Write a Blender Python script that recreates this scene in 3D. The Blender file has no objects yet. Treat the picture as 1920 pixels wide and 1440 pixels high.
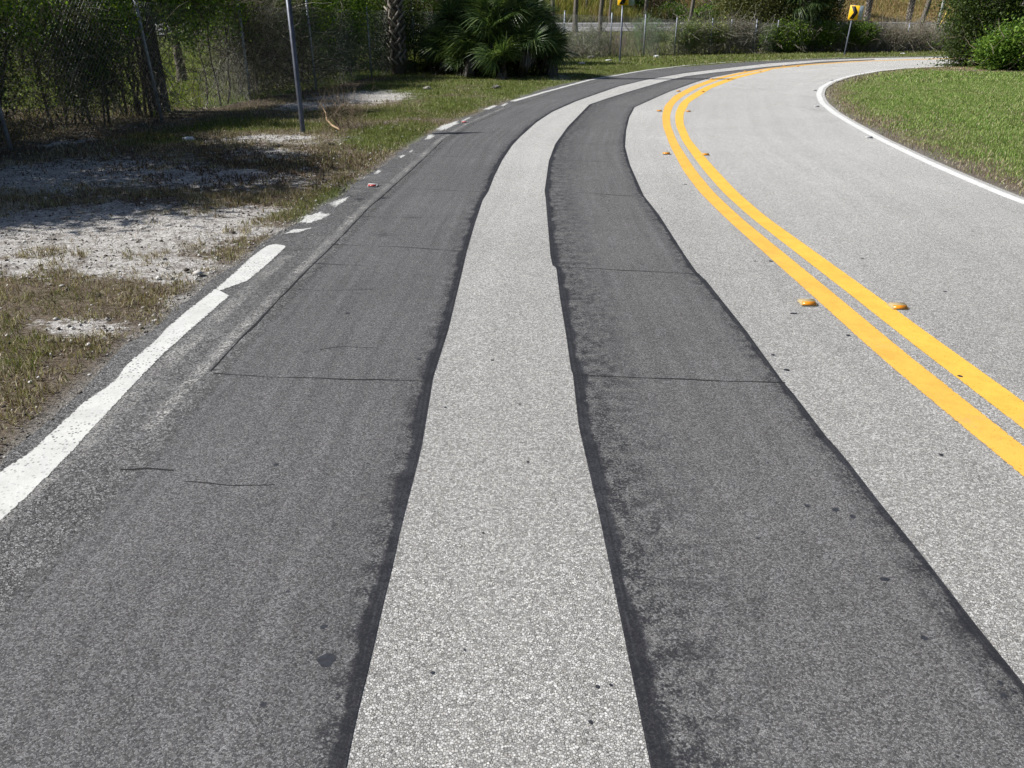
import bpy, math, random
import numpy as np
from mathutils import Vector, Matrix
random.seed(7); rng = np.random.default_rng(7)
sc = bpy.context.scene; C = sc.collection
# ------------------------------------------------------------------ camera, world, sun
FPX, Y0, HC = 1442.0, 38.0, 1.65
PITCH = math.atan((720-Y0)/FPX)
cam = bpy.data.objects.new('camera', bpy.data.cameras.new('camera')); C.objects.link(cam); sc.camera = cam
cam.location = (0, 0, HC); cam.rotation_euler = (math.pi/2-PITCH, 0, 0)
cam.data.sensor_width = 36; cam.data.lens = 36*FPX/1920; cam.data.clip_end = 2000; cam.data.clip_start = .05
w = bpy.data.worlds.new('World'); sc.world = w; w.use_nodes = True
SUN_EL, SUN_DIR = math.radians(47), (-1.0, 0.02)
bgn = w.node_tree.nodes['Background']; sky = w.node_tree.nodes.new('ShaderNodeTexSky')
sky.sky_type = 'NISHITA'; sky.sun_disc = False; sky.sun_elevation = SUN_EL
sky.sun_rotation = math.atan2(SUN_DIR[0], SUN_DIR[1])
w.node_tree.links.new(sky.outputs[0], bgn.inputs[0]); bgn.inputs[1].default_value = .052
sl = bpy.data.lights.new('sun', 'SUN'); sl.energy = 4.9; sl.angle = math.radians(.5); sl.color = (1, .972, .925)
so = bpy.data.objects.new('sun', sl); C.objects.link(so)
sd = Vector((SUN_DIR[0], SUN_DIR[1], math.tan(SUN_EL)*math.hypot(*SUN_DIR))).normalized()
so.rotation_euler = sd.to_track_quat('Z', 'Y').to_euler(); so.location = (-20, 0, 30)
sc.view_settings.view_transform = 'Standard'; sc.view_settings.look = 'None'
sc.view_settings.exposure = 0.41; sc.view_settings.gamma = 1
sc.cycles.max_bounces = 6; sc.cycles.transparent_max_bounces = 12

# ------------------------------------------------------------------ helpers
cp, sp = math.cos(PITCH), math.sin(PITCH)
def G(px, py, z=0.0):
    a = (px-960)/FPX; b = -(py-720)/FPX
    dy = cp+b*sp; dz = -sp+b*cp; t = (z-HC)/dz
    return np.array([a*t, dy*t])
def VP(px, py, D):
    a = (px-960)/FPX; b = -(py-720)/FPX
    t = D/(cp+b*sp)
    return np.array([a*t, D, HC+(-sp+b*cp)*t])
def PL(pts): return np.array([G(*p) for p in pts])
def tag(o, label=None, cat=None, group=None, kind=None):
    if label: o['label'] = label
    if cat: o['category'] = cat
    if group: o['group'] = group
    if kind: o['kind'] = kind
    return o
def empty(name, loc, rz=0, **k):
    o = bpy.data.objects.new(name, None); C.objects.link(o); o.location = tuple(float(v) for v in loc)
    o.rotation_euler = (0, 0, rz); o.empty_display_size = .1
    return tag(o, **k)
def link(name, me, mat=None, parent=None):
    o = bpy.data.objects.new(name, me); C.objects.link(o)
    if mat and not me.materials: me.materials.append(mat)
    if parent is not None: o.parent = parent
    return o
def mk(name, v, f, mat=None, parent=None, col=None, uv=None, smooth=False):
    """v Nx3, f a list of int arrays (M x k)."""
    if not isinstance(f, list): f = [f]
    f = [np.asarray(q, dtype=np.int32) for q in f if len(q)]
    me = bpy.data.meshes.new(name)
    v = np.asarray(v, dtype=np.float32)
    me.vertices.add(len(v)); me.vertices.foreach_set('co', v.ravel())
    loops = np.concatenate([q.ravel() for q in f]); sizes = np.concatenate([np.full(len(q), q.shape[1]) for q in f])
    me.loops.add(len(loops)); me.loops.foreach_set('vertex_index', loops.astype(np.int32))
    me.polygons.add(len(sizes)); me.polygons.foreach_set('loop_start', (np.cumsum(sizes)-sizes).astype(np.int32))
    if uv is not None:
        for nm, u in uv.items():
            l = me.uv_layers.new(name=nm); l.data.foreach_set('uv', np.asarray(u, dtype=np.float32)[loops].ravel())
    if col is not None:
        a = me.color_attributes.new('col', 'FLOAT_COLOR', 'POINT')
        c = np.ones((len(v), 4), dtype=np.float32); c[:, :3] = col; a.data.foreach_set('color', c.ravel())
    if smooth: me.polygons.foreach_set('use_smooth', np.ones(len(sizes), dtype=bool))
    me.update(calc_edges=True)
    return link(name, me, mat, parent)
class MB:
    def __init__(s): s.v = []; s.f = {}; s.n = 0; s.c = []
    def add(s, v, f, c=None):
        v = np.asarray(v, float); s.v.append(v)
        for q in (f if isinstance(f, list) else [f]):
            q = np.asarray(q)
            if len(q): s.f.setdefault(q.shape[1], []).append(q+s.n)
        s.n += len(v)
        if c is not None: s.c.append(np.broadcast_to(c, (len(v), 3)))
    def build(s, name, mat=None, parent=None, **k):
        return mk(name, np.concatenate(s.v), [np.concatenate(q) for q in s.f.values()], mat, parent,
                  col=np.concatenate(s.c) if s.c else None, **k)
def box(mb, c, d, R=None, col=None):
    x, y, z = [q/2 for q in d]
    v = np.array([[i, j, k] for k in (-z, z) for i, j in ((-x, -y), (x, -y), (x, y), (-x, y))])
    if R is not None: v = v@np.array(R).T
    mb.add(v+np.array(c), np.array([[3, 2, 1, 0], [4, 5, 6, 7], [0, 1, 5, 4], [1, 2, 6, 5], [2, 3, 7, 6], [3, 0, 4, 7]]), col)
def tubes(P, R, n=3, caps=False):
    """P (M,K,3) paths, R (M,K) radii -> verts, quads"""
    P = np.asarray(P, float); M, K, _ = P.shape; R = np.broadcast_to(R, (M, K))
    T = np.gradient(P, axis=1); T /= np.linalg.norm(T, axis=2, keepdims=True)+1e-9
    up = np.where(np.abs(T[..., 2:3]) < .9, np.array([0, 0, 1.]), np.array([1., 0, 0]))
    A = np.cross(T, up); A /= np.linalg.norm(A, axis=2, keepdims=True)+1e-9; B = np.cross(T, A)
    an = np.arange(n)*2*np.pi/n
    V = P[:, :, None]+R[:, :, None, None]*(A[:, :, None]*np.cos(an)[:, None]+B[:, :, None]*np.sin(an)[:, None])
    idx = np.arange(M*K*n).reshape(M, K, n)
    a = idx[:, :-1]; b = idx[:, 1:]
    Q = np.stack([a, np.roll(a, -1, 2), np.roll(b, -1, 2), b], -1).reshape(-1, 4)
    fs = [Q]
    if caps: fs += [idx[:, 0, ::-1].reshape(-1, n), idx[:, -1].reshape(-1, n)]
    return V.reshape(-1, 3), fs
def rodr(n):
    v = rng.normal(size=(n, 3)); return v/np.linalg.norm(v, axis=1, keepdims=True)
def leaves(P, L, W, up=.0, cols=None, colvar=.25):
    """diamond leaves at P (N,3)"""
    N = len(P); L = np.broadcast_to(L, N)*rng.uniform(.6, 1.3, N); W = np.broadcast_to(W, N)*rng.uniform(.7, 1.2, N)
    d = rodr(N); d[:, 2] += up; d /= np.linalg.norm(d, axis=1, keepdims=True)
    s = np.cross(d, rodr(N)); s /= np.linalg.norm(s, axis=1, keepdims=True)+1e-9
    nn = np.cross(d, s)
    v = np.stack([P, P+d*(L*.45)[:, None]+s*(W*.5)[:, None]+nn*(W*.15)[:, None], P+d*L[:, None], P+d*(L*.45)[:, None]-s*(W*.5)[:, None]+nn*(W*.15)[:, None]], 1)
    c = np.asarray(cols, float); c = np.broadcast_to(c, (N, 3)) if c.ndim == 1 or len(c) != N else c
    c = c*rng.uniform(1-colvar, 1+colvar, (N, 1))
    return v.reshape(-1, 3), np.arange(4*N).reshape(N, 4), np.repeat(c, 4, 0)
def pick(cols, p, n): return np.array(cols)[rng.choice(len(cols), n, p=p)]
def hsh(i, j, s):
    h = np.sin(i*127.1+j*311.7+s*74.7)*43758.5453
    return h-np.floor(h)
def vn(x, y, s=0):
    xi = np.floor(x); yi = np.floor(y); fx = x-xi; fy = y-yi; fx = fx*fx*(3-2*fx); fy = fy*fy*(3-2*fy)
    return (hsh(xi, yi, s)*(1-fx)+hsh(xi+1, yi, s)*fx)*(1-fy)+(hsh(xi, yi+1, s)*(1-fx)+hsh(xi+1, yi+1, s)*fx)*fy
def fbm(x, y, s=0): return (vn(x, y, s)+.5*vn(2.03*x, 2.03*y, s+1)+.25*vn(4.1*x, 4.1*y, s+2))/1.75
def sst(a, b, x): t = np.clip((x-a)/(b-a), 0, 1); return t*t*(3-2*t)
def segdist(P, L, closed=False):
    P = np.asarray(P, float); out = np.full(len(P), 1e9); sgn = None
    A = L[:-1]; B = L[1:]
    if closed: A = L; B = np.roll(L, -1, 0)
    for s, e in zip(A, B):
        u = e-s; t = np.clip(((P-s)@u)/max(u@u, 1e-12), 0, 1)
        out = np.minimum(out, np.hypot(*(P-s-t[:, None]*u).T))
    return out
def inside(P, poly):
    x, y = P.T; r = np.zeros(len(P), bool)
    for (x1, y1), (x2, y2) in zip(poly, np.roll(poly, -1, 0)):
        c = (y1 > y) != (y2 > y)
        with np.errstate(divide='ignore', invalid='ignore'): r ^= c & (x < (x2-x1)*(y-y1)/(y2-y1+1e-15)+x1)
    return r

# ------------------------------------------------------------------ materials
class NT:
    def __init__(s, name):
        s.m = bpy.data.materials.new(name); s.m.use_nodes = True; s.t = s.m.node_tree; s.n = s.t.nodes; s.l = s.t.links
        s.b = s.n['Principled BSDF']; s.out = s.n['Material Output']
        s.b.inputs['Specular IOR Level'].default_value = .25
    def node(s, t, ins=None, **p):
        q = s.n.new(t)
        for k, v in p.items(): setattr(q, k, v)
        for k, v in (ins or {}).items(): s.put(q.inputs[k], v)
        return q
    def put(s, i, v):
        if isinstance(v, bpy.types.NodeSocket): s.l.new(v, i)
        elif isinstance(v, bpy.types.Node): s.l.new(v.outputs[0], i)
        else:
            if i.type == 'RGBA' and len(v) == 3: v = (*v, 1)
            i.default_value = v
    def math(s, op, a, b=0, c=0, clamp=False):
        q = s.node('ShaderNodeMath', {0: a, 1: b, 2: c}, operation=op); q.use_clamp = clamp; return q.outputs[0]
    def mix(s, f, a, b, mode='MIX'):
        q = s.node('ShaderNodeMix', data_type='RGBA', blend_type=mode)
        s.put(q.inputs[0], f); s.put(q.inputs[6], a); s.put(q.inputs[7], b); return q.outputs[2]
    def rng(s, v, a, b, c=0., d=1., smooth=True):
        return s.node('ShaderNodeMapRange', {0: v, 1: a, 2: b, 3: c, 4: d}, interpolation_type='SMOOTHSTEP' if smooth else 'LINEAR').outputs[0]
    def coord(s): return s.node('ShaderNodeTexCoord').outputs['Object']
    def noise(s, sc_, det=3, vec=None, dist=0, rough=.55):
        return s.node('ShaderNodeTexNoise', {'Vector': vec if vec is not None else s.co, 'Scale': sc_, 'Detail': det, 'Distortion': dist, 'Roughness': rough}).outputs[0]
    def bump(s, h, st, dist):
        q = s.node('ShaderNodeBump', {'Height': h, 'Strength': st, 'Distance': dist}); return q.outputs[0]
def simple(name, c, rough=.7, metal=0, nscale=None, var=.15, spec=None):
    t = NT(name); t.co = t.coord(); t.b.inputs['Roughness'].default_value = rough; t.b.inputs['Metallic'].default_value = metal
    if spec is not None: t.b.inputs['Specular IOR Level'].default_value = spec
    if nscale:
        n = t.noise(nscale, 4); c1 = tuple(q*(1-var*2) for q in c); c2 = tuple(min(1, q*(1+var)) for q in c)
        t.put(t.b.inputs['Base Color'], t.mix(t.rng(n, .3, .7), c1, c2))
    else: t.put(t.b.inputs['Base Color'], c)
    return t.m
def foliage(name, trans=.3, rough=.55, spec=.3):
    t = NT(name); a = t.node('ShaderNodeAttribute', attribute_name='col').outputs['Color']
    t.put(t.b.inputs['Base Color'], a); t.b.inputs['Roughness'].default_value = rough; t.b.inputs['Specular IOR Level'].default_value = spec
    tr = t.node('ShaderNodeBsdfTranslucent', {'Color': t.mix(1., a, (1., 1., .55), 'MULTIPLY')})
    mx = t.node('ShaderNodeMixShader', {0: trans, 1: t.b.outputs[0], 2: tr.outputs[0]})
    t.l.new(mx.outputs[0], t.out.inputs[0]); return t.m
M_LEAF = foliage('leaf', .42); M_GRASS = foliage('grass_blade', .25, .7, .15); M_TWIG = foliage('twig', 0.0, .85, .1)
M_PALM = foliage('palm_leaf', .3, .4, .4)

def asphalt(name, lo, hi, gap, scale, edges=None, big=.1, bump=.6, gapw=.10, fadeL=0):
    """aggregate asphalt; edges: function(t, color)->color using the uv 'edge' (distance from left/right edge)"""
    t = NT(name); t.co = t.coord()
    wob = t.node('ShaderNodeVectorMath', {0: t.co, 1: t.node('ShaderNodeVectorMath', {0: t.node('ShaderNodeTexNoise', {'Vector': t.co, 'Scale': scale*.9, 'Detail': 1}).outputs[1], 'Scale': .35/scale}, operation='SCALE').outputs[0]}, operation='ADD').outputs[0]
    v1 = t.node('ShaderNodeTexVoronoi', {'Vector': wob, 'Scale': scale}, voronoi_dimensions='3D')
    v2 = t.node('ShaderNodeTexVoronoi', {'Vector': wob, 'Scale': scale}, voronoi_dimensions='3D', feature='DISTANCE_TO_EDGE')
    sep = t.node('ShaderNodeSeparateColor', {0: v1.outputs['Color']})
    r = t.math('POWER', sep.outputs[0], 1.25)
    c = t.mix(r, lo, hi)
    c = t.mix(t.math('MULTIPLY', sep.outputs[2], .25), c, tuple(min(1, q*k) for q, k in zip(hi, (1.05, .98, .86))))
    g = t.rng(v2.outputs['Distance'], 0.0, gapw)
    hole = t.rng(t.noise(scale*.45, 3), .38, .52)
    c = t.mix(t.math('MULTIPLY', g, t.math('ADD', .8, t.math('MULTIPLY', hole, .2))), gap, c)
    n = t.rng(t.noise(.9, 4), .3, .7, 1-big, 1+big, False); n2 = t.rng(t.noise(9, 4, rough=.7), .3, .7, 1-big*.8, 1+big*.8, False)
    n3 = t.rng(t.noise(scale*2.2, 2), .3, .7, .8, 1.2, False)
    nm = t.math('MULTIPLY', t.math('MULTIPLY', n, n2), n3)
    c = t.mix(1., c, t.node('ShaderNodeCombineColor', {0: nm, 1: nm, 2: nm}).outputs[0], 'MULTIPLY')
    if edges: c = edges(t, c)
    t.put(t.b.inputs['Base Color'], c); t.b.inputs['Roughness'].default_value = .85; t.b.inputs['Specular IOR Level'].default_value = .12
    if fadeL:
        eL, eR = uvsep(t, 'edge'); n = t.noise(26, 4, rough=.7)
        t.put(t.b.inputs['Alpha'], t.rng(t.math('ADD', t.math('DIVIDE', eL, fadeL), t.math('MULTIPLY', t.math('SUBTRACT', n, .5), 2.2)), .3, .7))
    h = t.math('MULTIPLY', g, t.math('ADD', .5, sep.outputs[1]))
    t.put(t.b.inputs['Normal'], t.bump(h, bump, .35/scale))
    return t.m
def uvsep(t, name):
    u = t.node('ShaderNodeUVMap', uv_map=name).outputs[0]; s = t.node('ShaderNodeSeparateXYZ', {0: u}); return s.outputs[0], s.outputs[1]
TAR = (.020, .021, .026)
def tar_edges(wL, wR, splL=0, splR=0, streak=0.):
    def f(t, c):
        eL, eR = uvsep(t, 'edge'); s, _ = uvsep(t, 'arc')
        # long wheel streaks
        vec = t.node('ShaderNodeCombineXYZ', {0: t.math('MULTIPLY', s, .35), 1: t.math('MULTIPLY', eL, 14)}).outputs[0]
        st = t.rng(t.noise(1., 3, vec), .35, .7, 1.-streak, 1.+streak, False)
        c = t.mix(1., c, t.node('ShaderNodeCombineColor', {0: st, 1: st, 2: st}).outputs[0], 'MULTIPLY')
        n = t.noise(55, 4, rough=.75); n5 = t.noise(3.2, 3)
        for e, wd, spl in ((eL, wL, splL), (eR, wR, splR)):
            if wd <= 0: continue
            ee = t.math('ADD', e, t.math('MULTIPLY', t.math('SUBTRACT', n, .5), wd*1.1))
            ww = t.math('MULTIPLY', wd, t.rng(n5, .3, .7, .6, 1.35))
            m = t.math('SUBTRACT', 1, t.rng(t.math('DIVIDE', ee, ww), .7, 1.15))
            line = t.rng(t.noise(1, 2, t.node('ShaderNodeCombineXYZ', {0: t.math('MULTIPLY', s, .8), 1: t.math('MULTIPLY', e, 90)}).outputs[0]), .4, .6, .8, 1.6)
            c = t.mix(t.math('MULTIPLY', m, .86), c, t.mix(1., TAR, t.node('ShaderNodeCombineColor', {0: line, 1: line, 2: line}).outputs[0], 'MULTIPLY'))
            if spl > 0:
                k = t.rng(t.math('ADD', t.math('MULTIPLY', t.noise(11, 6, rough=.8), .6), t.math('MULTIPLY', t.noise(110, 3), .4)), .47, .56); fall = t.math('SUBTRACT', 1, t.rng(e, wd*.7, spl))
                c = t.mix(t.math('MULTIPLY', t.math('MULTIPLY', k, t.math('POWER', fall, .8)), .85), c, TAR)
        return c
    return f
def light_tone(t, c):
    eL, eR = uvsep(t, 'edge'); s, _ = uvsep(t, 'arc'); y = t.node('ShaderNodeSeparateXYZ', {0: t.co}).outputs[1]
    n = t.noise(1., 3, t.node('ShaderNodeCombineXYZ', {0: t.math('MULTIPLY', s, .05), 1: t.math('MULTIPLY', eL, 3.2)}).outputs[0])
    k = t.math('MULTIPLY', t.rng(n, .3, .7, .93, 1.06, False), t.rng(y, 1.5, 12, .78, 1.17))  # paler with distance along y: grazing glare put into the asphalt colour
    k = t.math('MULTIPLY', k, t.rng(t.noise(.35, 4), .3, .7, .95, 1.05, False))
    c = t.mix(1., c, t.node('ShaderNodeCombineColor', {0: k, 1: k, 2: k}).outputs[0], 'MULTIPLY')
    d = t.rng(t.noise(2.3, 5, rough=.7), .62, .74); return t.mix(t.math('MULTIPLY', d, .18), c, (.16, .155, .15))
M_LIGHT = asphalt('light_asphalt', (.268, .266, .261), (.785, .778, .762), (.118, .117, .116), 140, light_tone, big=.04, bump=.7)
M_PATCH1 = asphalt('dark_asphalt_left', (.046, .046, .050), (.262, .262, .270), (.035, .035, .038), 205, tar_edges(0, .055, .12, .16, .12), .08, .5, fadeL=.16)
M_PATCH2 = asphalt('dark_asphalt_right', (.050, .050, .053), (.280, .279, .284), (.035, .035, .038), 205, tar_edges(.062, .036, .50, .15, .09), .08, .5)
def shoulder_edges(t, c):
    eL, eR = uvsep(t, 'edge')
    # pale dust and old paint scraped on the coarse asphalt
    k = t.rng(t.noise(5, 5, rough=.75), .54, .72)
    c = t.mix(t.math('MULTIPLY', k, .4), c, (.34, .335, .32))
    return c
M_SHOULDER = asphalt('coarse_shoulder_asphalt', (.05, .05, .054), (.32, .32, .325), (.03, .03, .033), 125, shoulder_edges, .15, 1.0)
M_HWY = asphalt('highway_asphalt', (.2, .2, .21), (.34, .34, .35), (.15, .15, .15), 60, None, .05, .2)
M_HWYD = asphalt('highway_lane_asphalt', (.12, .12, .125), (.24, .24, .25), (.1, .1, .1), 60, None, .05, .2)

def paint(name, c, pit=.5, wear=.4, pitc=(.10, .10, .10), edge=.012, pitscale=75):
    t = NT(name); t.co = t.coord(); eL, eR = uvsep(t, 'edge')
    v = t.node('ShaderNodeTexVoronoi', {'Vector': t.co, 'Scale': pitscale}); r = t.node('ShaderNodeSeparateColor', {0: v.outputs['Color']}).outputs[0]
    dot = t.math('MULTIPLY', t.math('SUBTRACT', 1, t.rng(v.outputs['Distance'], .2, .36)), t.math('GREATER_THAN', r, 1-pit))
    zone = t.rng(t.noise(2.2, 3), .35, .7)
    dot = t.math('MULTIPLY', dot, t.math('ADD', .25, t.math('MULTIPLY', zone, .75)))
    col = t.mix(t.rng(t.noise(5, 6, rough=.75), .35, .7), c, tuple(q*.80 for q in c)); col = t.mix(t.math('MULTIPLY', t.rng(t.noise(160, 2), .3, .7), .25), col, tuple(q*.8 for q in c))
    v3 = t.node('ShaderNodeTexVoronoi', {'Vector': t.co, 'Scale': 150.}, feature='DISTANCE_TO_EDGE'); col = t.mix(t.math('MULTIPLY', t.math('SUBTRACT', 1, t.rng(v3.outputs['Distance'], 0, .12)), .28), col, tuple(q*.55 for q in c))
    scf = t.rng(t.noise(3.1, 6, rough=.8), .56, .7); col = t.mix(t.math('MULTIPLY', scf, .22), col, (.25, .23, .2))
    t.put(t.b.inputs['Base Color'], t.mix(dot, col, pitc)); t.b.inputs['Roughness'].default_value = .7
    e = t.math('MINIMUM', eL, eR)
    a = t.rng(t.math('SUBTRACT', e, t.math('MULTIPLY', t.rng(t.noise(45, 6, rough=.8), .35, .75), edge)), 0, .003)
    if wear > 0: a = t.math('MULTIPLY', a, t.rng(t.noise(42, 6, rough=.8), .62+.16*(1-wear), .7+.16*(1-wear), 1., 0.))
    t.put(t.b.inputs['Alpha'], a)
    t.put(t.b.inputs['Normal'], t.bump(t.noise(150, 2), .4, .003))
    return t.m
M_WHITE = paint('white_line_paint', (.62, .62, .6), .8, .12, (.10, .10, .10), .03, 52)
M_WORN = paint('worn_white_paint', (.62, .62, .6), .7, 1.5, edge=.045, pitscale=40)
M_YELLOW = paint('yellow_line_paint', (.85, .465, .085), .22, 0, (.40, .2, .03), .012, 60)
M_YELLOW2 = paint('brighter_yellow_line_paint', (.87, .50, .08), .26, 0, (.45, .22, .02), .009, 60)
def dustmat(name, c, thr=.5, fadeL=.05, amt=.75):
    t = NT(name); t.co = t.coord(); eL, eR = uvsep(t, 'edge'); s, _ = uvsep(t, 'arc')
    t.put(t.b.inputs['Base Color'], c); t.b.inputs['Roughness'].default_value = .9
    n = t.rng(t.noise(90, 3), .42, .62); n2 = t.math('MULTIPLY', t.rng(t.noise(1.6, 4), .4, .62, .4, 1), t.rng(t.noise(11, 4, rough=.7), .4, .6, .45, 1))
    e = t.math('MULTIPLY', t.rng(eL, 0, fadeL), t.rng(eR, 0, .02))
    t.put(t.b.inputs['Alpha'], t.math('MULTIPLY', t.math('MULTIPLY', t.math('MULTIPLY', n, n2), e), amt)); return t.m

# ------------------------------------------------------------------ road plan
DIR = np.array([.95, .31]); DIR /= np.linalg.norm(DIR)
def resample(P, step):
    s = np.r_[0, np.cumsum(np.hypot(*np.diff(P, axis=0).T))]; n = max(2, int(s[-1]/step)+1); q = np.linspace(0, s[-1], n)
    return np.c_[np.interp(q, s, P[:, 0]), np.interp(q, s, P[:, 1])]
def smooth(P, k=3):
    P = P.copy()
    for _ in range(k): P[1:-1] = .25*P[:-2]+.5*P[1:-1]+.25*P[2:]
    return P
def extend(P, back=None, far=60):
    P = list(P)
    if back is not None: P = [np.array(back)]+P
    if far: P = P+[P[-1]+DIR*far]
    return np.array(P)
W = PL([(0,930),(120,810),(215,715),(300,625),(400,545),(510,470),(600,405),(650,375),(800,262),(850,235),(960,192),(1040,164),(1120,146),(1240,129),(1400,117),(1530,111),(1650,108),(1790,105.5)])
YL = PL([(1920,893),(1825,820),(1750,755),(1650,672),(1550,580),(1435,477),(1360,410),(1310,360),(1280,320),(1255,272),(1242,236),(1241,216),(1246,198),(1263,180),(1297,162),(1335,148),(1385,136.5),(1435,128.5),(1500,121.5),(1600,114.8),(1700,111.4),(1790,108.8)])
YR = PL([(1875,720),(1750,632),(1662,567),(1575,505),(1512,460),(1435,405),(1385,362),(1345,320),(1320,292),(1295,262),(1282,232),(1282,213),(1293,192),(1335,165),(1385,146),(1440,133)])
WR = PL([(1920,385),(1850,357),(1765,320),(1715,297),(1640,260),(1590,232),(1557,212),(1535,193),(1529,177),(1535,164),(1554,153),(1590,142),(1640,133),(1690,128),(1740,125.5),(1790,123)])
PR = PL([(649,1440),(664,1367),(678,1306),(691,1254),(707,1183),(719,1131),(740,1046),(749,1000),(790,840),(812,708),(840,620),(864,520),(875,472),(890,420),(905,375),(915,360),(927,330),(942,300),(960,273),(975,257),(1005,230),(1035,210),(1080,190),(1160,162),(1210,150),(1285,137),(1335,131),(1440,119),(1540,112.3),(1640,109)])
QL = PL([(1220,1440),(1187,1277),(1153,1110),(1122,960),(1085,800),(1074,702),(1071,696),(1060,620),(1050,560),(1043,502),(1036,498),(1032,480),(1027,420),(1023,372),(1021,358),(1029,302),(1041,270),(1065,237),(1105,196),(1140,184),(1185,170),(1247,152),(1285,143),(1335,136.5),(1385,131),(1440,125),(1540,115.5),(1640,111)])
QR = PL([(1920,1284),(1828,1170),(1726,1038),(1644,936),(1578,850),(1550,820),(1475,722),(1468,716),(1400,622),(1315,515),(1306,510),(1285,480),(1235,402),(1207,367),(1182,311),(1180,305),(1172,275),(1174,245),(1180,220),(1190,201),(1255,172),(1305,154),(1335,145),(1385,135.7),(1440,129),(1540,119),(1640,112.6)])
SEAM = PL([(60,1040),(250,860),(390,700),(430,655),(500,585),(560,520),(620,462),(690,390),(740,345),(790,300),(830,262),(880,232),(960,198),(1040,172),(1135,149),(1240,131),(1400,118),(1530,111.5),(1640,108.6)])
W = extend(W, (-1.96, -8)); YLx = extend(YL, (2.1, -8)); YRx = extend(YR, (2.52, -8), 0); WRx = extend(WR, (5.0, -8))
YRx = np.vstack([YRx, [p+np.array([.31, -.95])*.43 for p in YLx[-6:]]])
PR = extend(PR, (-.4, -8), 0); QL = extend(QL, (.36, -8), 0); QR = extend(QR, (1.42, -8), 0); SEAM = extend(SEAM, (-1.86, -8), 0)

def near_on(P, L, last):
    best = (1e9, 0, None); s0 = 0
    acc = 0
    for a, b in zip(L[:-1], L[1:]):
        u = b-a; le = np.hypot(*u)
        t = float(np.clip(((P-a)@u)/max(le*le, 1e-12), 0, 1)); s = acc+t*le
        if s >= last-.02:
            q = a+t*u; d = np.hypot(*(P-q))
            if d < best[0]: best = (d, s, q)
        acc += le
    return best
def strip(name, L, R, mat, z, step=.25, cut=None, parent=None, jitL=0, jitR=0, rs=True, frac=False):
    Lr = resample(L, step) if rs else L; rows = []; last = 0
    s = np.r_[0, np.cumsum(np.hypot(*np.diff(Lr, axis=0).T))]
    v = []; ue = []; ua = []
    if frac:
        sr = np.r_[0, np.cumsum(np.hypot(*np.diff(R, axis=0).T))]; qf = s/s[-1]*sr[-1]; RF = np.c_[np.interp(qf, sr, R[:, 0]), np.interp(qf, sr, R[:, 1])]
    for i, p in enumerate(Lr):
        b = (0, last, RF[i]) if frac else near_on(p, R, last)
        if b[2] is None: q = R[-1]
        else: last = b[1]; q = b[2]
        d = np.hypot(*(q-p)); u = (q-p)/max(d, 1e-6)
        if jitL: p = p+u*jitL*(fbm(np.array([s[i]*3.]), np.array([0.5]), 3)[0]-.5)*2; 
        if jitR: q = q-u*jitR*(fbm(np.array([s[i]*3.]), np.array([7.5]), 5)[0]-.5)*2
        for k in range(4):
            t = k/3; x = p*(1-t)+q*t; v.append([x[0], x[1], z]); ue.append([t*d, (1-t)*d]); ua.append([s[i], t*d])
    n = len(Lr); idx = np.arange(4*n).reshape(n, 4)
    f = np.stack([idx[:-1, :-1], idx[:-1, 1:], idx[1:, 1:], idx[1:, :-1]], -1).reshape(-1, 4)
    return tag(mk(name, v, f, mat, parent, uv={'edge': ue, 'arc': ua}), kind='structure')
def offset(P, d):
    T = np.gradient(P, axis=0); T /= np.hypot(*T.T)[:, None]+1e-9
    return P+np.c_[T[:, 1], -T[:, 0]]*d            # +d to the right of travel
OUT = offset(smooth(resample(W, .5), 2), -.12)      # outer limit of the asphalt on the left
WR_out = offset(smooth(resample(WRx, .5), 1), .2)
ROAD = np.vstack([OUT, WR_out[::-1]])
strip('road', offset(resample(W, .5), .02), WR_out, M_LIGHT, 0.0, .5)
SEAM2 = offset(resample(SEAM, .4), .12)
strip('road_shoulder', OUT[:int(len(OUT))], np.vstack([SEAM2, SEAM2[-1]+DIR*1]), M_SHOULDER, .001, .2, jitL=.09)
strip('asphalt_patch', SEAM, PR, M_PATCH1, .002, .06)
strip('asphalt_patch', QL, QR, M_PATCH2, .0015, .05)
# centre lines
def lerp_pair(A, B, t, step=.3):
    Ar = resample(A, step); out = []; last = 0
    for p in Ar:
        b = near_on(p, B, last)
        q = B[-1] if b[2] is None else b[2]
        if b[2] is not None: last = b[1]
        out.append(p*(1-t)+q*t)
    return np.array(out)
ys = [smooth(lerp_pair(YLx, YRx, t), 1) for t in (0, .39, .60, 1)]
strip('yellow_line', ys[0], ys[1], M_YELLOW, .002, .15)
strip('yellow_line', ys[2], ys[3], M_YELLOW2, .002, .15)
wr0 = smooth(resample(WRx, .3), 1)
strip('white_line', wr0, offset(wr0, .135), paint('right_white_paint', (.74, .74, .72), .1, .1, edge=.02), .002, .25)
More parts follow.
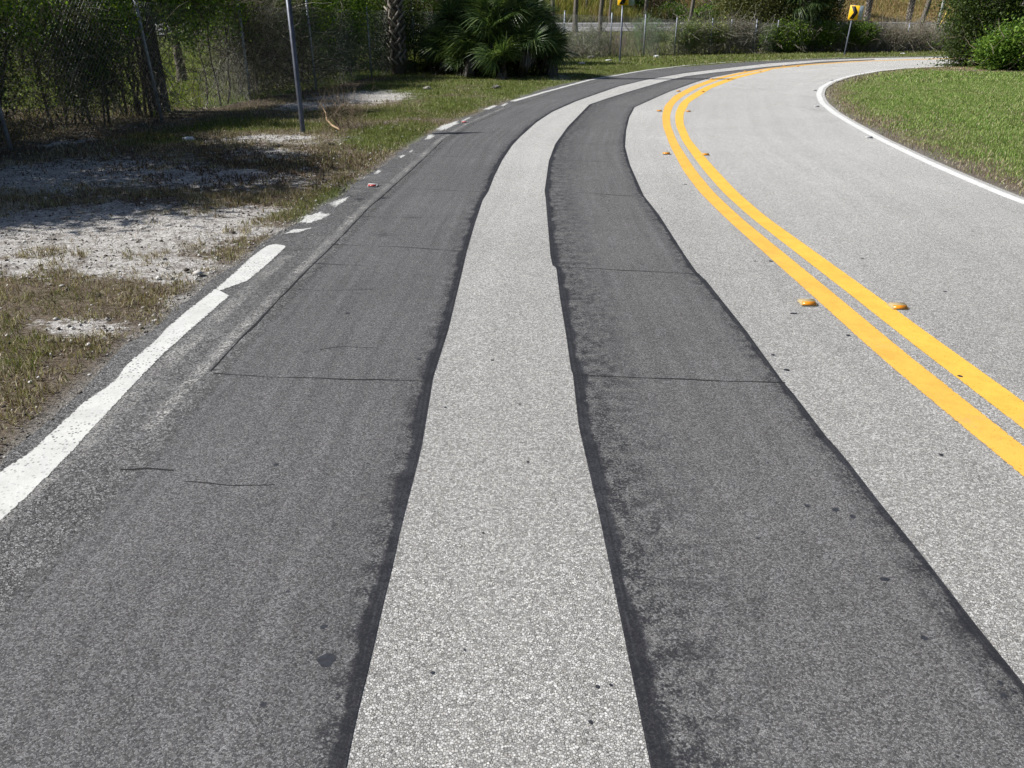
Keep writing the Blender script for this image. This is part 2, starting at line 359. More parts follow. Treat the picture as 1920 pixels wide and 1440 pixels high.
# left white edge line: long near piece, chips, far piece
wo = PL([(0,885),(60,845),(127,782),(160,752),(196,728),(222,708),(232,690),(250,672),(290,640),(315,612),(330,600),(360,575),(404,541)])
wi = PL([(0,982),(60,925),(125,860),(175,805),(230,745),(300,672),(360,618),(431,556)])
wo = np.vstack([[-2.06, -8], wo]); wi = np.vstack([[-1.86, -8], wi])
strip('white_line', wi[1:], wo[1:], M_WHITE, .0035, .04, frac=True); strip('white_line', wi[:2], wo[:2], M_WHITE, .0035, .3, frac=True)
strip('white_line', PL([(413,546),(440,537),(465,528),(495,503),(520,480),(536,464)]), PL([(403,542),(440,510),(470,482),(500,461),(516,457),(534,461)]), M_WHITE, .0035, .04, frac=True)
def poly(name, pts, mat, z):
    P = PL(pts)
    if name == 'white_line':
        P = resample(np.vstack([P, P[:1]]), .02)[:-1]; c = P.mean(0); P = c+(P-c)*(1+.5*(fbm(P[:, 0]*22, P[:, 1]*22, 14)-.5)+.35*(vn(P[:, 0]*70, P[:, 1]*70, 15)-.5))[:, None]
    c = P.mean(0); n = len(P)
    v = [[*c, z]]+[[*p, z] for p in P]; e = [[.3, .3]]+[[.0, .3]]*n
    e = [[np.min(np.hypot(*(P-c).T))*1.0]*2]+[[0., .3]]*n
    f = [[0, 1+i, 1+(i+1) % n] for i in range(n)]
    return tag(mk(name, v, np.array(f), mat, uv={'edge': e, 'arc': e}), kind='structure')
for pts in ([(556,420),(572,404),(600,397),(624,401),(602,413),(578,421)], [(524,441),(548,430),(592,427),(562,437)],
            [(610,383),(640,372),(662,365),(655,373),(628,391),(616,389)], [(698,326),(710,317),(718,321),(706,329)],
            [(744,294),(758,289),(763,291),(752,298)], [(764,286),(773,279),(777,282),(770,288)],
            [(794,263),(803,251),(820,253),(806,263)], [(813,244),(828,235),(862,225),(860,232),(835,244),(820,247)],
            [(862,227),(882,218),(886,220),(868,229)], [(903,206),(925,197),(937,197),(915,207)], [(936,199),(950,192),(956,193),(942,201)]):
    poly('white_line', pts, M_WORN, .0035)
fo = PL([(955,190),(1010,174),(1040,166),(1100,150),(1150,141.5),(1210,131),(1285,122.5),(1360,116.5),(1440,113),(1540,109),(1640,106.5),(1790,104.3)])
fo = extend(fo, None, 50)
strip('white_line', fo, offset(fo, .17), paint('far_white_paint', (.62, .62, .6), .5, 1.25, edge=.07), .0035, .15, jitL=.05)
# pale scraped seam beside the left patch, raised coarse apron outside it
sm = resample(SEAM, .2); seg = sm[(sm[:, 1] > 2.9) & (sm[:, 1] < 17)]
strip('seam_dust', offset(seg, -.11), offset(seg, -.005), dustmat('pale_seam_dust', (.50, .49, .47), amt=.9), .0028, .2)
seg = sm[(sm[:, 1] > 1.8) & (sm[:, 1] < 6)]
strip('paint_scrapings', offset(seg, -.34), offset(seg, -.2), dustmat('scraped_paint', (.62, .61, .58), amt=.6), .0028, .2)
# transverse joints and cracks in the patches
M_CRACK = simple('crack_tar', (.02, .02, .022), .9)
jm = MB()
def crack(pts, w0=.010, z=.003, amp=.006):
    P = resample(PL(pts), .05); n = len(P)
    T = np.gradient(P, axis=0); T /= np.hypot(*T.T)[:, None]+1e-9; N = np.c_[-T[:, 1], T[:, 0]]
    k = np.arange(n); off = (fbm(k*.23, k*0+P[0, 1]*3, 1)-.5)*amp*4; w_ = w0*(.25+1.2*vn(k*.31, k*0+P[0, 0]*7, 4))
    P = P+N*off[:, None]
    v = np.concatenate([np.c_[P+N*w_[:, None]/2, np.full(n, z)], np.c_[P-N*w_[:, None]/2, np.full(n, z)]])
    i = np.arange(n-1); jm.add(v, np.c_[i, i+1, i+1+n, i+n])
for pts in ([(400,700),(520,708),(600,710),(808,716)], [(620,459),(760,464),(868,472)], [(735,352),(840,357),(908,360)], [(800,292),(860,294),(940,298)],
            [(585,494),(690,499)], [(1043,500),(1180,508),(1312,514)], [(1080,703),(1250,711),(1400,716),(1472,719)], [(1080,361),(1150,366),(1206,369)],
            [(1035,300),(1100,302),(1178,306)], [(1085,270),(1130,271),(1172,273)], [(1112,199),(1150,199.5),(1188,201)], [(655,406),(790,409)]):
    crack(pts)
for pts in ([(225,883),(275,881),(325,885)], [(345,904),(430,914),(515,909)]):
    crack(pts, .014, amp=.01)
for pts in ([(1440,195),(1500,201),(1545,209)], [(1440,173),(1530,184)], [(1360,156),(1440,169)]):
    crack(pts, .012, .003, .003)
crack([(395,696),(430,657),(500,587),(560,522),(620,464),(690,392),(740,347),(790,302),(830,264)], .012, .0032, .004)
for pts in ([(600,655),(640,650),(700,652)], [(520,540),(600,545),(700,543)]): crack(pts, .006, .003, .008)
tag(jm.build('road_joint', M_CRACK), kind='structure')
# tar and oil spots
tm = MB()
def spot(px, py, rpx, asp=1., z=.0026):
    c = G(px, py); r = np.hypot(*(G(px+rpx, py)-c)); n = 14; a = np.arange(n)*2*np.pi/n
    rr = r*(1+.25*rng.normal(size=n)*.6)
    v = np.c_[c[0]+np.cos(a)*rr, c[1]+np.sin(a)*rr*asp, np.full(n, z)]
    tm.add(np.vstack([[*c, z], v]), np.array([[0, 1+i, 1+(i+1) % n] for i in range(n)]))
for s in [(613,1238,17,1.1),(607,1176,8,.9),(584,1224,4),(494,1322,6),(652,588,6,.6),(518,872,5),(786,674,4),(1513,949,5),(1567,957,7),(1599,969,6),(1659,1087,9,.7),
          (1733,1197,7),(1881,1305,6),(1875,1281,5),(1488,588,6,.6),(1445,490,4),(1590,629,4),(1450,666,4),(1764,853,4),(1617,485,3),(1772,547,3),(1475,694,5),
          (1800,706,5),(1145,1285,3),(1107,1355,4),(1120,1288,4),(871,1219,3),(811,1262,4),(1285,346,4,.6),(1158,287,3),(1215,444,3),(1240,392,2),(930,331,2),(1415,490,3),
          (650,950,3),(720,1010,3),(690,870,3),(540,1110,4),(1300,900,3),(1420,1010,3),(1350,640,3)]: spot(*s)
for _ in range(16):
    px, py = rng.uniform(660, 1900), rng.uniform(400, 1430); spot(px, py, rng.uniform(.9, 2.0)*(1+py/1600))
tag(tm.build('tar_spots', simple('old_tar_spot', (.035, .037, .045), .55, nscale=60)), kind='structure')
def stainmat():
    t = NT('oil_smear'); t.co = t.coord(); eL, eR = uvsep(t, 'edge'); t.put(t.b.inputs['Base Color'], (.03, .03, .035)); t.b.inputs['Roughness'].default_value = .8
    n = t.rng(t.noise(18, 4, rough=.7), .4, .65); t.put(t.b.inputs['Alpha'], t.math('MULTIPLY', t.math('MULTIPLY', n, t.rng(eL, 0, .15)), .6)); return t.m
M_ST = stainmat()
for pts in ([(690,440),(715,432),(750,440),(742,447),(712,449)], [(730,405),(770,403),(800,408),(770,412)], [(765,478),(775,468),(783,472),(772,482)],
            [(1395,1080),(1440,1060),(1455,1180),(1410,1230)], [(1040,388),(1055,380),(1075,388),(1058,394)], [(1165,432),(1190,430),(1192,437),(1170,438)]):
    P = PL(pts); c = P.mean(0); r = np.hypot(*(P-c).T).mean(); poly('road_stain', pts, M_ST, .0024)

# ------------------------------------------------------------------ terrain
FENCE = PL([(22,285),(305,230),(470,190),(593,170),(697,146),(779,135),(1056,111),(1143,107),(1206,106.5),(1264,103),(1330,102),(1367,101),(1412,101),(1452,100),(1530,99),(1606,98),(1694,97)])
FENCE = np.vstack([[-7.6, 4.6], [-7.25, 7.8], FENCE, [28.6, 50.6], [34.5, 52.6], [40.5, 54.4]])
HA, HB = np.array([3.1, 62.]), np.array([44.4, 85.]); HU = (HB-HA)/np.hypot(*(HB-HA)); HN = np.array([-HU[1], HU[0]])
def hwt(x, y): return (x-HA[0])*HN[0]+(y-HA[1])*HN[1]
def lawn_rise(x, y): return 0
roadL = OUT; 
def rdist(P):
    d = segdist(P, ROAD, True); return np.where(inside(P, ROAD), -d, d)
def terr(P, rd=None):
    x, y = P.T
    if rd is None: rd = rdist(P)
    t = hwt(x, y)
    z = -.022+np.clip(rd-.02, 0, 1.2)*.030+np.clip(rd, 0, 1)*(fbm(x*.9, y*.9, 9)-.5)*.07+np.clip(rd-.1, 0, .5)*(vn(x*4, y*4, 8)-.5)*.03
    z = z+np.interp(t, [-400, -13, 0, 11.0, 13.5, 42, 60, 400], [0, 0, .83, 1.36, 1.5, 12.5, 15, 15])
    z = z+np.clip(t-13.5, 0, 30)/30*(fbm(x*.25, y*.25, 4)-.5)*1.6
    return z
def lin(*seg):
    o = []
    for a, b, s in seg: o += list(np.arange(a, b, s))
    return np.array(o+[seg[-1][1]])
xs = lin((-400, -60, 40), (-60, -16, 2), (-16, -8, .4), (-8, -1.2, .13), (-1.2, 20, .4), (20, 60, 1.2), (60, 120, 6), (120, 520, 50))
yy = lin((-100, -4, 12), (-4, 2, .5), (2, 15, .13), (15, 50, .4), (50, 125, 1.2), (125, 200, 10), (200, 700, 60))
X, Y = np.meshgrid(xs, yy); GP = np.c_[X.ravel(), Y.ravel()]; RD = rdist(GP); Z = terr(GP, RD)
# surface cover: sand and green weights, by place
def blobs(P, B):
    o = np.zeros(len(P))
    for px, py, rx, ry, k in B:
        c = G(px, py); d = ((P[:, 0]-c[0])/rx)**2+((P[:, 1]-c[1])/ry)**2; o = np.maximum(o, k*np.exp(-d))
    return o
SAND = [(150,430,1.9,1.1,1.),(330,430,1.1,.8,1.),(400,335,1.6,1.0,.8),(150,330,1.8,1.5,.95),(100,270,1.2,.8,.8),(680,183,1.3,2.0,1.),(580,200,.8,1.2,.9),(40,505,.7,.35,.8),(250,500,.8,.45,.85),(330,520,.4,.3,.8),(450,400,.5,.5,.85),(60,470,.9,.5,.9),(500,290,.8,.8,.75),
        (560,268,.8,.6,.6),(350,560,.22,.2,.8),(230,470,.8,.5,.9),(500,262,1.2,.6,.8),(620,262,.6,.5,.5),(900,182,.8,1.,.3),(1050,145,.6,2,.7),(480,430,.35,.35,.8),(160,610,.5,.22,.75)]
GREEN = [(400,236,2.4,1.2,1.),(250,262,1.2,.8,.9),(655,365,.5,.9,1.),(600,400,.35,.6,.7),(740,250,.8,2.,1.),(700,215,1.4,1.4,.9),(850,195,1.1,3.,.9),(790,170,2.2,3.,.8),(960,165,1.2,4.,1.),(60,620,.3,.25,.45),(110,560,.3,.25,.4),(250,470,.3,.2,.5),(0,690,.25,.25,.4),(450,236,1,.6,.9)]
def cover(P, rd=None, raw=False):
    x, y = P.T; rd = rdist(P) if rd is None else rd
    n = fbm(x*2.1, y*2.1, 20); n1 = fbm(x*.5, y*.5, 31)
    left = ~inside_right(P)
    sand0 = blobs(P, SAND); sand = np.clip(sst(.35, .75, sand0+(n-.5)*.9+(fbm(x*7, y*7, 44)-.5)*.8), 0, 1); sand = np.where(raw, sand0, sand)
    green = blobs(P, GREEN)
    farv = sst(16, 24, y); base = .08+.66*farv
    green = np.clip(np.maximum(green, base)+(n-.5)*.7, 0, 1)
    # right lawn
    green = np.where(left, green, np.clip(.72+.55*(n1-.25)+(n-.5)*.7-.6*np.exp(-(rd/.4)**2)-.28*np.exp(-(rd/1.2)**2)-.22*sst(.55, .7, n1), 0, 1))
    sand = np.where(left, sand, 0)
    d = np.exp(-(((x-18.5)/3.5)**2+((y-30.8)/2.2)**2)); mul = np.where(left, 0, sst(.3, .6, d+(n-.5)*.4)); green = green*(1-.85*mul)
    sand = np.where(left, sand, mul*.35)
    # verge by the asphalt: bare grit
    grit = np.where(left, np.exp(-(np.clip(rd, 0, 9)/.10)**2), np.exp(-(np.clip(rd, 0, 9)/.12)**2))
    hw = hwt(x, y)
    sand = np.where(hw > -14, 0, sand)
    behind = behind_fence(P)
    sand = np.where(behind, sand*.3, sand); green = np.where(behind, np.clip(.75+(n-.5)*.5, 0, 1)*np.where(y < 17, .1, 1), green)
    fd = segdist(P, FENCE); green = np.where(~behind & left & (y < 26), green*sst(.35, 1.1, fd+(n-.5)*.6), green)
    return sand, green, grit, hw
def behind_fence(P):
    poly_ = np.vstack([FENCE, [200, 100], [200, 300], [-300, 300], [-300, -50], [-7.8, -50]]); return inside(P, poly_)
def inside_right(P):
    poly_ = np.vstack([WR_out, [300, 60], [300, -50], [5, -50]]); return inside(P, poly_)
sand, green, grit, hw = cover(GP, RD, True)
def ground_mat():
    t = NT('verge_ground'); t.co = t.coord(); a = t.node('ShaderNodeSeparateColor', {0: t.node('ShaderNodeAttribute', attribute_name='col').outputs['Color']})
    s, g, r = a.outputs
    nf = t.noise(38, 5, rough=.7); nm = t.noise(7, 4); nc = t.noise(260, 2)
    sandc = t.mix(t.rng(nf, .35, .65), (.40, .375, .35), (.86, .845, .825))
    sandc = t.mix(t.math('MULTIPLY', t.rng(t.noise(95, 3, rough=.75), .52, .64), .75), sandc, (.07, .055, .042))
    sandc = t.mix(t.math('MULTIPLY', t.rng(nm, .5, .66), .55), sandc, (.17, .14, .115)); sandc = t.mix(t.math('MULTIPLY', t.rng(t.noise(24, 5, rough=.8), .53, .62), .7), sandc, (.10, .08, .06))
    dirt = t.mix(t.rng(nf, .3, .7), (.09, .068, .05), (.26, .215, .165)); dirt = t.mix(t.math('MULTIPLY', t.rng(nc, .45, .6), .5), dirt, (.06, .045, .035))
    grn = t.mix(t.rng(nf, .3, .7), (.05, .07, .018), (.15, .18, .055))
    gm = t.rng(t.math('ADD', g, t.math('MULTIPLY', t.math('SUBTRACT', nm, .5), .6)), .35, .7)
    c = t.mix(gm, dirt, grn)
    n3 = t.math('SUBTRACT', t.noise(2.6, 5, rough=.7), .5); n14 = t.math('SUBTRACT', t.noise(13, 5, rough=.75), .5)
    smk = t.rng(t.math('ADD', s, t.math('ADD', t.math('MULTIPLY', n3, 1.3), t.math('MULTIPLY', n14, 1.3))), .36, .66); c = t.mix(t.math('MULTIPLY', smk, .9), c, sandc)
    gc = t.mix(t.rng(t.noise(120, 2), .4, .6), (.09, .09, .09), (.38, .37, .35)); c = t.mix(t.math('MULTIPLY', r, .8), c, gc)
    t.put(t.b.inputs['Base Color'], c); t.b.inputs['Roughness'].default_value = .95; t.b.inputs['Specular IOR Level'].default_value = .05
    t.put(t.b.inputs['Normal'], t.bump(t.math('ADD', nf, t.math('MULTIPLY', nc, .4)), .8, .03)); return t.m
nx = len(xs); ny = len(yy); idx = np.arange(nx*ny).reshape(ny, nx)
gf = np.stack([idx[:-1, :-1], idx[:-1, 1:], idx[1:, 1:], idx[1:, :-1]], -1).reshape(-1, 4)
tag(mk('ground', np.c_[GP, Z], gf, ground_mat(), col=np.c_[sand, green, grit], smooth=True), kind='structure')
# highway beyond the fence
def hstrip(name, t0, t1, mat, dz, a=-220, b=260):
    ss = np.arange(a, b+1, 8.)
    tt = np.array([t0, t1]); v = []
    for s in ss:
        for t_ in tt:
            p = HA+HU*s+HN*t_; z0 = np.interp(t_, [-13, 0, 11, 13.5], [0, .83, 1.36, 1.5])+.09
            v.append([*p, z0+dz])
    n = len(ss); i = np.arange(n-1)*2
    e = [[abs(t1-t0)/2]*2]*len(v)
    return tag(mk(name, v, np.c_[i, i+2, i+3, i+1], mat, uv={'edge': e, 'arc': e}), kind='structure')
hstrip('highway', -.3, 11.2, M_HWY, 0); hstrip('highway_lane', 3.6, 9.6, M_HWYD, .01)
M_HW = simple('highway_line_paint', (.7, .7, .68), .7)
hstrip('highway_line', 3.45, 3.75, M_HW, .02); hstrip('highway_line', 9.5, 9.75, M_HW, .02)

# ------------------------------------------------------------------ grass
def blades(name, P, h, wd, cols, lean=.5, z=None, mat=M_GRASS, kind='stuff', label=None, cat=None, colvar=.2):
    n = len(P); z = terr(P) if z is None else z
    z = np.maximum(z, 0) if not len(P) or P[:, 1].max() < 60 else z
    B = np.c_[P, z-.005]; a = rng.uniform(0, 2*np.pi, n); l = np.abs(rng.normal(0, lean, n)); h = np.broadcast_to(h, n)*rng.uniform(.45, 1.25, n)
    wd = np.broadcast_to(wd, n)
    d = np.c_[np.cos(a)*np.sin(l), np.sin(a)*np.sin(l), np.cos(l)]
    b = rng.uniform(0, 2*np.pi, n); s = np.c_[np.cos(b), np.sin(b), 0*b]*wd[:, None]/2
    mid = B+d*(h*.55)[:, None]; l2 = l*1.6+.15; d2 = np.c_[np.cos(a)*np.sin(l2), np.sin(a)*np.sin(l2), np.cos(l2)]; tip = mid+d2*(h*.5)[:, None]
    tip[:, 2] = np.maximum(tip[:, 2], z+.002)
    v = np.stack([B-s, B+s, mid+s*.7, tip, mid-s*.7], 1).reshape(-1, 3); i = np.arange(n)[:, None]*5
    f4 = i+np.array([0, 1, 2, 4]); f3 = i+np.array([4, 2, 3])
    c = cols*rng.uniform(1-colvar, 1+colvar, (n, 1))
    o = mk(name, v, [f4, f3], mat, col=np.repeat(c, 5, 0)); return tag(o, label, cat, kind=kind)
def scatter(n, x0, x1, y0, y1, ok):
    P = np.c_[rng.uniform(x0, x1, n), rng.uniform(y0, y1, n)]; return P[ok(P)]
def frame_ok(P, m=1.25):
    return np.abs(P[:, 0]) < (P[:, 1]*.74+1.2)*m
GR = np.array([(.13, .17, .04), (.18, .21, .055), (.25, .26, .09), (.09, .125, .03)])
DR = np.array([(.38, .31, .22), (.25, .195, .13), (.56, .49, .37), (.15, .11, .08), (.27, .27, .12)])
LW = np.array([(.18, .29, .06), (.24, .35, .085), (.32, .42, .13), (.12, .23, .045), (.50, .50, .25)])
def cols_for(g, GR, DR):
    n = len(g); pk = rng.uniform(size=n) < g
    return np.where(pk[:, None], GR[rng.integers(0, len(GR), n)], DR[rng.integers(0, len(DR), n)]), pk
def left_verge(n, x0, x1, y0, y1, h, wd, name, label):
    P = scatter(n, x0, x1, y0, y1, lambda P: frame_ok(P))
    rd = rdist(P); k = (rd > -.10+.26*fbm(P[:, 0]*2.2+P[:, 1]*2.2, P[:, 1]*.7, 61)+.05*rng.uniform(size=len(P))) & ~inside_right(P); P = P[k]; rd = rd[k]
    s, g, r, hw_ = cover(P, rd); cl = .5*fbm(P[:, 0]*5, P[:, 1]*5, 55)+.5*fbm(P[:, 0]*15, P[:, 1]*15, 57)
    dens = np.clip(1-1.1*s, .015, 1)*.8*np.clip((cl-.30)*3.2, .05, 1)*(1-.6*r); 
    k = rng.uniform(size=len(P)) < dens; P, g, s, rd = P[k], g[k], s[k], rd[k]
    kf = rng.uniform(size=len(P)) < sst(.1, .9, segdist(P, FENCE))*.85+.15+(P[:, 1] > 26); P, g, s, rd = P[kf], g[kf], s[kf], rd[kf]
    c, pk = cols_for(np.clip(g*1.0-.05, 0, .82), GR, DR)
    hh = np.where(pk, h, h*.75)*np.clip(.6+1.1*fbm(P[:, 0]*1.7, P[:, 1]*1.7, 70), .5, 1.5)*(1-.35*np.exp(-rd/.3))
    blades(name, P, hh, wd, c, .75, label=label, cat='grass')
left_verge(300000, -7, -1.75, 2.2, 8.2, .065, .005, 'verge_grass', 'dry brown and green grass along the near left road edge')
left_verge(200000, -9.5, -.7, 8.2, 17, .07, .0075, 'verge_grass', 'patchy green grass around the bare post on the left verge')
left_verge(150000, -9, 5, 17, 33, .075, .012, 'verge_grass', 'thin grass between the road bend and the palmetto clump')
left_verge(120000, -4, 42, 33, 56, .10, .03, 'verge_grass', 'mown green grass strip between the far road edge and the fence')
def lawn(n, x0, x1, y0, y1, h, wd, label):
    P = scatter(n, x0, x1, y0, y1, lambda P: frame_ok(P, 1.15) & inside_right(P)); rd = rdist(P); k = rd > .03*rng.uniform(size=len(P)); P = P[k]; rd = rd[k]
    s, g, r, _ = cover(P, rd); k = rng.uniform(size=len(P)) < np.clip(.35+g, 0, 1)*(1-.5*r)*(1-.5*s); P, g, rd = P[k], g[k], rd[k]
    c, pk = cols_for(np.clip(.15+g, 0, .97), LW, DR*1.1)
    blades('lawn_grass', P, h*np.clip(.6+.8*fbm(P[:, 0]*1.3, P[:, 1]*1.3, 90), .5, 1.4), wd, c, .55, label=label, cat='grass')
lawn(150000, 5, 15, 4.5, 13, .05, .007, 'near part of the lawn inside the road bend')
lawn(300000, 5.5, 24, 13, 24, .05, .010, 'middle part of the green lawn inside the road bend')
lawn(200000, 7, 34, 24, 38, .06, .018, 'far part of the green lawn by the leafy bush')
# field behind the fence, highway verge, embankment reeds
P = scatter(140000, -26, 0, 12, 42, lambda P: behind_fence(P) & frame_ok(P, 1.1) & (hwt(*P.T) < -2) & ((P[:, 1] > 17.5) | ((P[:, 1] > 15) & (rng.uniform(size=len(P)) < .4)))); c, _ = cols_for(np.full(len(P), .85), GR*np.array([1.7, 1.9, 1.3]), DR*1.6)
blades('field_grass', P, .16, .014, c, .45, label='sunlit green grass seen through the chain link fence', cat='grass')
P = scatter(90000, 0, 60, 38, 82, lambda P: behind_fence(P) & frame_ok(P, 1.1) & (hwt(*P.T) < -.8)); c, _ = cols_for(np.full(len(P), .6), GR*1.4, DR*1.1)
blades('roadside_grass', P, .28, .03, c, .4, label='rough grass between the far fence and the highway', cat='grass')
P = np.array([HA+HU*a+HN*b for a, b in zip(rng.uniform(-75, 110, 190000), 12.4+rng.uniform(0, 1, 190000)**1.3*18)]); P = P[frame_ok(P, 1.15)]
g = np.clip(.5-.035*(P[:, 0]-16)+(fbm(P[:, 0]*.25, P[:, 1]*.25, 12)-.5)*1.6, .03, .9)
RG = np.array([(.24, .25, .05), (.17, .19, .04), (.33, .30, .08), (.11, .14, .03)]); RD_ = np.array([(.44, .30, .16), (.36, .25, .13), (.50, .36, .2), (.24, .16, .09), (.33, .28, .1)])
c, _ = cols_for(g, RG, RD_); c = c*np.clip(.55+.9*fbm(P[:, 0]*.9, P[:, 1]*.9, 3), .4, 1.3)[:, None]
blades('embankment_reeds', P, np.clip(1.25-.022*(P[:, 0]-5), .4, 1.3)*np.clip(.5+fbm(P[:, 0]*.5, P[:, 1]*.5, 77), .4, 1.4), .05, c, .35, label='tall yellow green reeds and tan grass covering the embankment beyond the highway', cat='reeds')

# ------------------------------------------------------------------ chain link fence
M_GALV = simple('galvanised_steel', (.31, .34, .39), .5, .35, 12, .2); M_WIRE = simple('fence_wire', (.27, .28, .27), .6, .3)
fe = empty('chain_link_fence', (*FENCE[0], 0), label='long grey chain link fence following the verge behind the road bend', cat='fence')
f0 = np.array([*FENCE[0], 0]); FH = 1.86
FHI = np.r_[np.full(8, 2.0), [1.97, 1.9, 1.85, 1.72, 1.66, 1.62, 1.6, 1.58, 1.52, 1.46], np.full(20, 1.42)][:len(FENCE)]
def fence_z(p): return float(terr(np.array([p]))[0])
mb = MB(); segs = []
for ia, (a, b) in enumerate(zip(FENCE[:-1], FENCE[1:])):
    L = np.hypot(*(b-a)); D = (a[1]+b[1])/2; sp_ = .081 if D < 24 else .11; r = .0021 if D < 24 else .0042
    for sg in (1, -1):
        k = np.arange(-FH*1.0, L+FH*1.0, sp_); run = FH*1.0
        x0 = k; x1 = k+run
        u0 = np.clip((0-x0)/run, 0, 1); u1 = np.clip((L-x0)/run, 0, 1); ok = u1 > u0+.01
        x0, u0, u1 = x0[ok], u0[ok], u1[ok]
        s0 = x0+u0*run; s1 = x0+u1*run; z0 = u0*FH; z1 = u1*FH
        if sg < 0: z0, z1 = FH-z0, FH-z1
        K = 6; tt = np.linspace(0, 1, K)[None, :]; S = s0[:, None]*(1-tt)+s1[:, None]*tt; Zz = z0[:, None]*(1-tt)+z1[:, None]*tt
        u = (b-a)/L; nn = np.array([-u[1], u[0]])
        bul = (fbm(S*.8, Zz*.9, int(abs(a[1])*3))-.5)*.10*np.sin(np.clip(S/L, 0, 1)*np.pi)
        P = np.stack([a[0]+u[0]*S+nn[0]*bul, a[1]+u[1]*S+nn[1]*bul, Zz*(FHI[ia]+(FHI[ia+1]-FHI[ia])*S/L-.1)/FH+.03], -1)
        v, f = tubes(P, np.full((len(P), K), r)); mb.add(v-f0, f)
mb.build('wire_mesh', M_WIRE, fe)
tp = [(0, 215), None]
PT = {2: (0, 215, 22, 285), 3: (245, 0, 305, 230)}
def post(a, top, r, parent, name='post', mat=M_GALV, o=f0):
    v, f = tubes(np.array([[a, a*.5+top*.5, top]]), np.full((1, 3), r), 10, True); return mk(name, v-o, f, mat, parent, smooth=False)
for i, p in enumerate(FENCE):
    D = p[1]; r = .028 if i < 8 else .03; h = 2.25 if i < 8 else FHI[i]+.08
    lean = np.array([-.10, 0]) if i == 3 else np.array([rng.normal(0, .02), rng.normal(0, .03)])
    a = np.array([*p, -.05]); post(a, np.array([p[0]+lean[0], p[1]+lean[1], h]), r, fe)
# top tension wire of the fence
TW = []
for ia, (a, b) in enumerate(zip(FENCE[:-1], FENCE[1:])):
    t = np.linspace(0, 1, 9)[:, None]; P = a*(1-t)+b*t; TW.append(np.c_[P, (FHI[ia]*(1-t)+FHI[ia+1]*t)[:, 0]-.07-.04*np.sin(np.pi*t[:, 0])])
v, f = tubes(np.array(TW), .0018); mk('tension_wire', v-f0, f, M_WIRE, fe)

# ------------------------------------------------------------------ vegetation builders
def fpt(s):  # point on fence at px-ish parameter: index float
    i = int(s); t = s-i; return FENCE[i]*(1-t)+FENCE[i+1]*t
def twigs(n, boxc, boxd, K=6, L=(.5, 1.4), r=.004, up=.6, wob=.25, cols=None, gz=True):
    c = np.array(boxc); d = np.array(boxd); P0 = c+rng.uniform(-.5, .5, (n, 3))*d
    dr = rodr(n)*np.array([1, 1, .8]); dr[:, 2] += up*rng.choice([1, 1, -.6], n); dr /= np.linalg.norm(dr, axis=1, keepdims=True)
    Ls = rng.uniform(*L, n); P = [P0]; cur = dr.copy()
    for k in range(K-1):
        cur = cur+rng.normal(0, wob, (n, 3)); cur /= np.linalg.norm(cur, axis=1, keepdims=True); P.append(P[-1]+cur*(Ls/(K-1))[:, None])
    P = np.stack(P, 1); P[..., 2] = np.maximum(P[..., 2], .01)
    R = rng.uniform(.5, 1.6, (n, 1))*r*np.linspace(1.2, .5, K)[None]
    v, f = tubes(P, R); cc = pick(cols if cols is not None else [(.12, .095, .07), (.2, .165, .125), (.28, .24, .19), (.07, .055, .04)], None, n)*rng.uniform(.7, 1.2, (n, 1))
    return v, f, np.repeat(cc, K*3, 0)
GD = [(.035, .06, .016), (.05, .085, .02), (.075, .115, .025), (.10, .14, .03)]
GB = [(.09, .18, .025), (.13, .25, .035), (.20, .31, .05), (.06, .12, .02)]
GT_TOP = [(.14, .25, .03), (.20, .33, .04), (.30, .42, .07), (.07, .13, .02)]  # brighter leaf greens: sun glowing through the vine tops put into their colour
GO = [(.07, .085, .025), (.10, .11, .035), (.13, .14, .05), (.05, .06, .02)]
def clump(nc, per, c, d, sig=.16, shell=.0):
    """leaf cluster centres in an ellipsoid, returns points"""
    u = rodr(nc)*(rng.uniform(shell, 1, (nc, 1))**.5); cc = np.array(c)+u*np.array(d)/2
    P = (cc[:, None]+rng.normal(0, sig, (nc, per, 3))*rng.uniform(.5, 1.5, (nc, 1, 1))).reshape(-1, 3); P[:, 2] = np.maximum(P[:, 2], .03)
    return P, cc
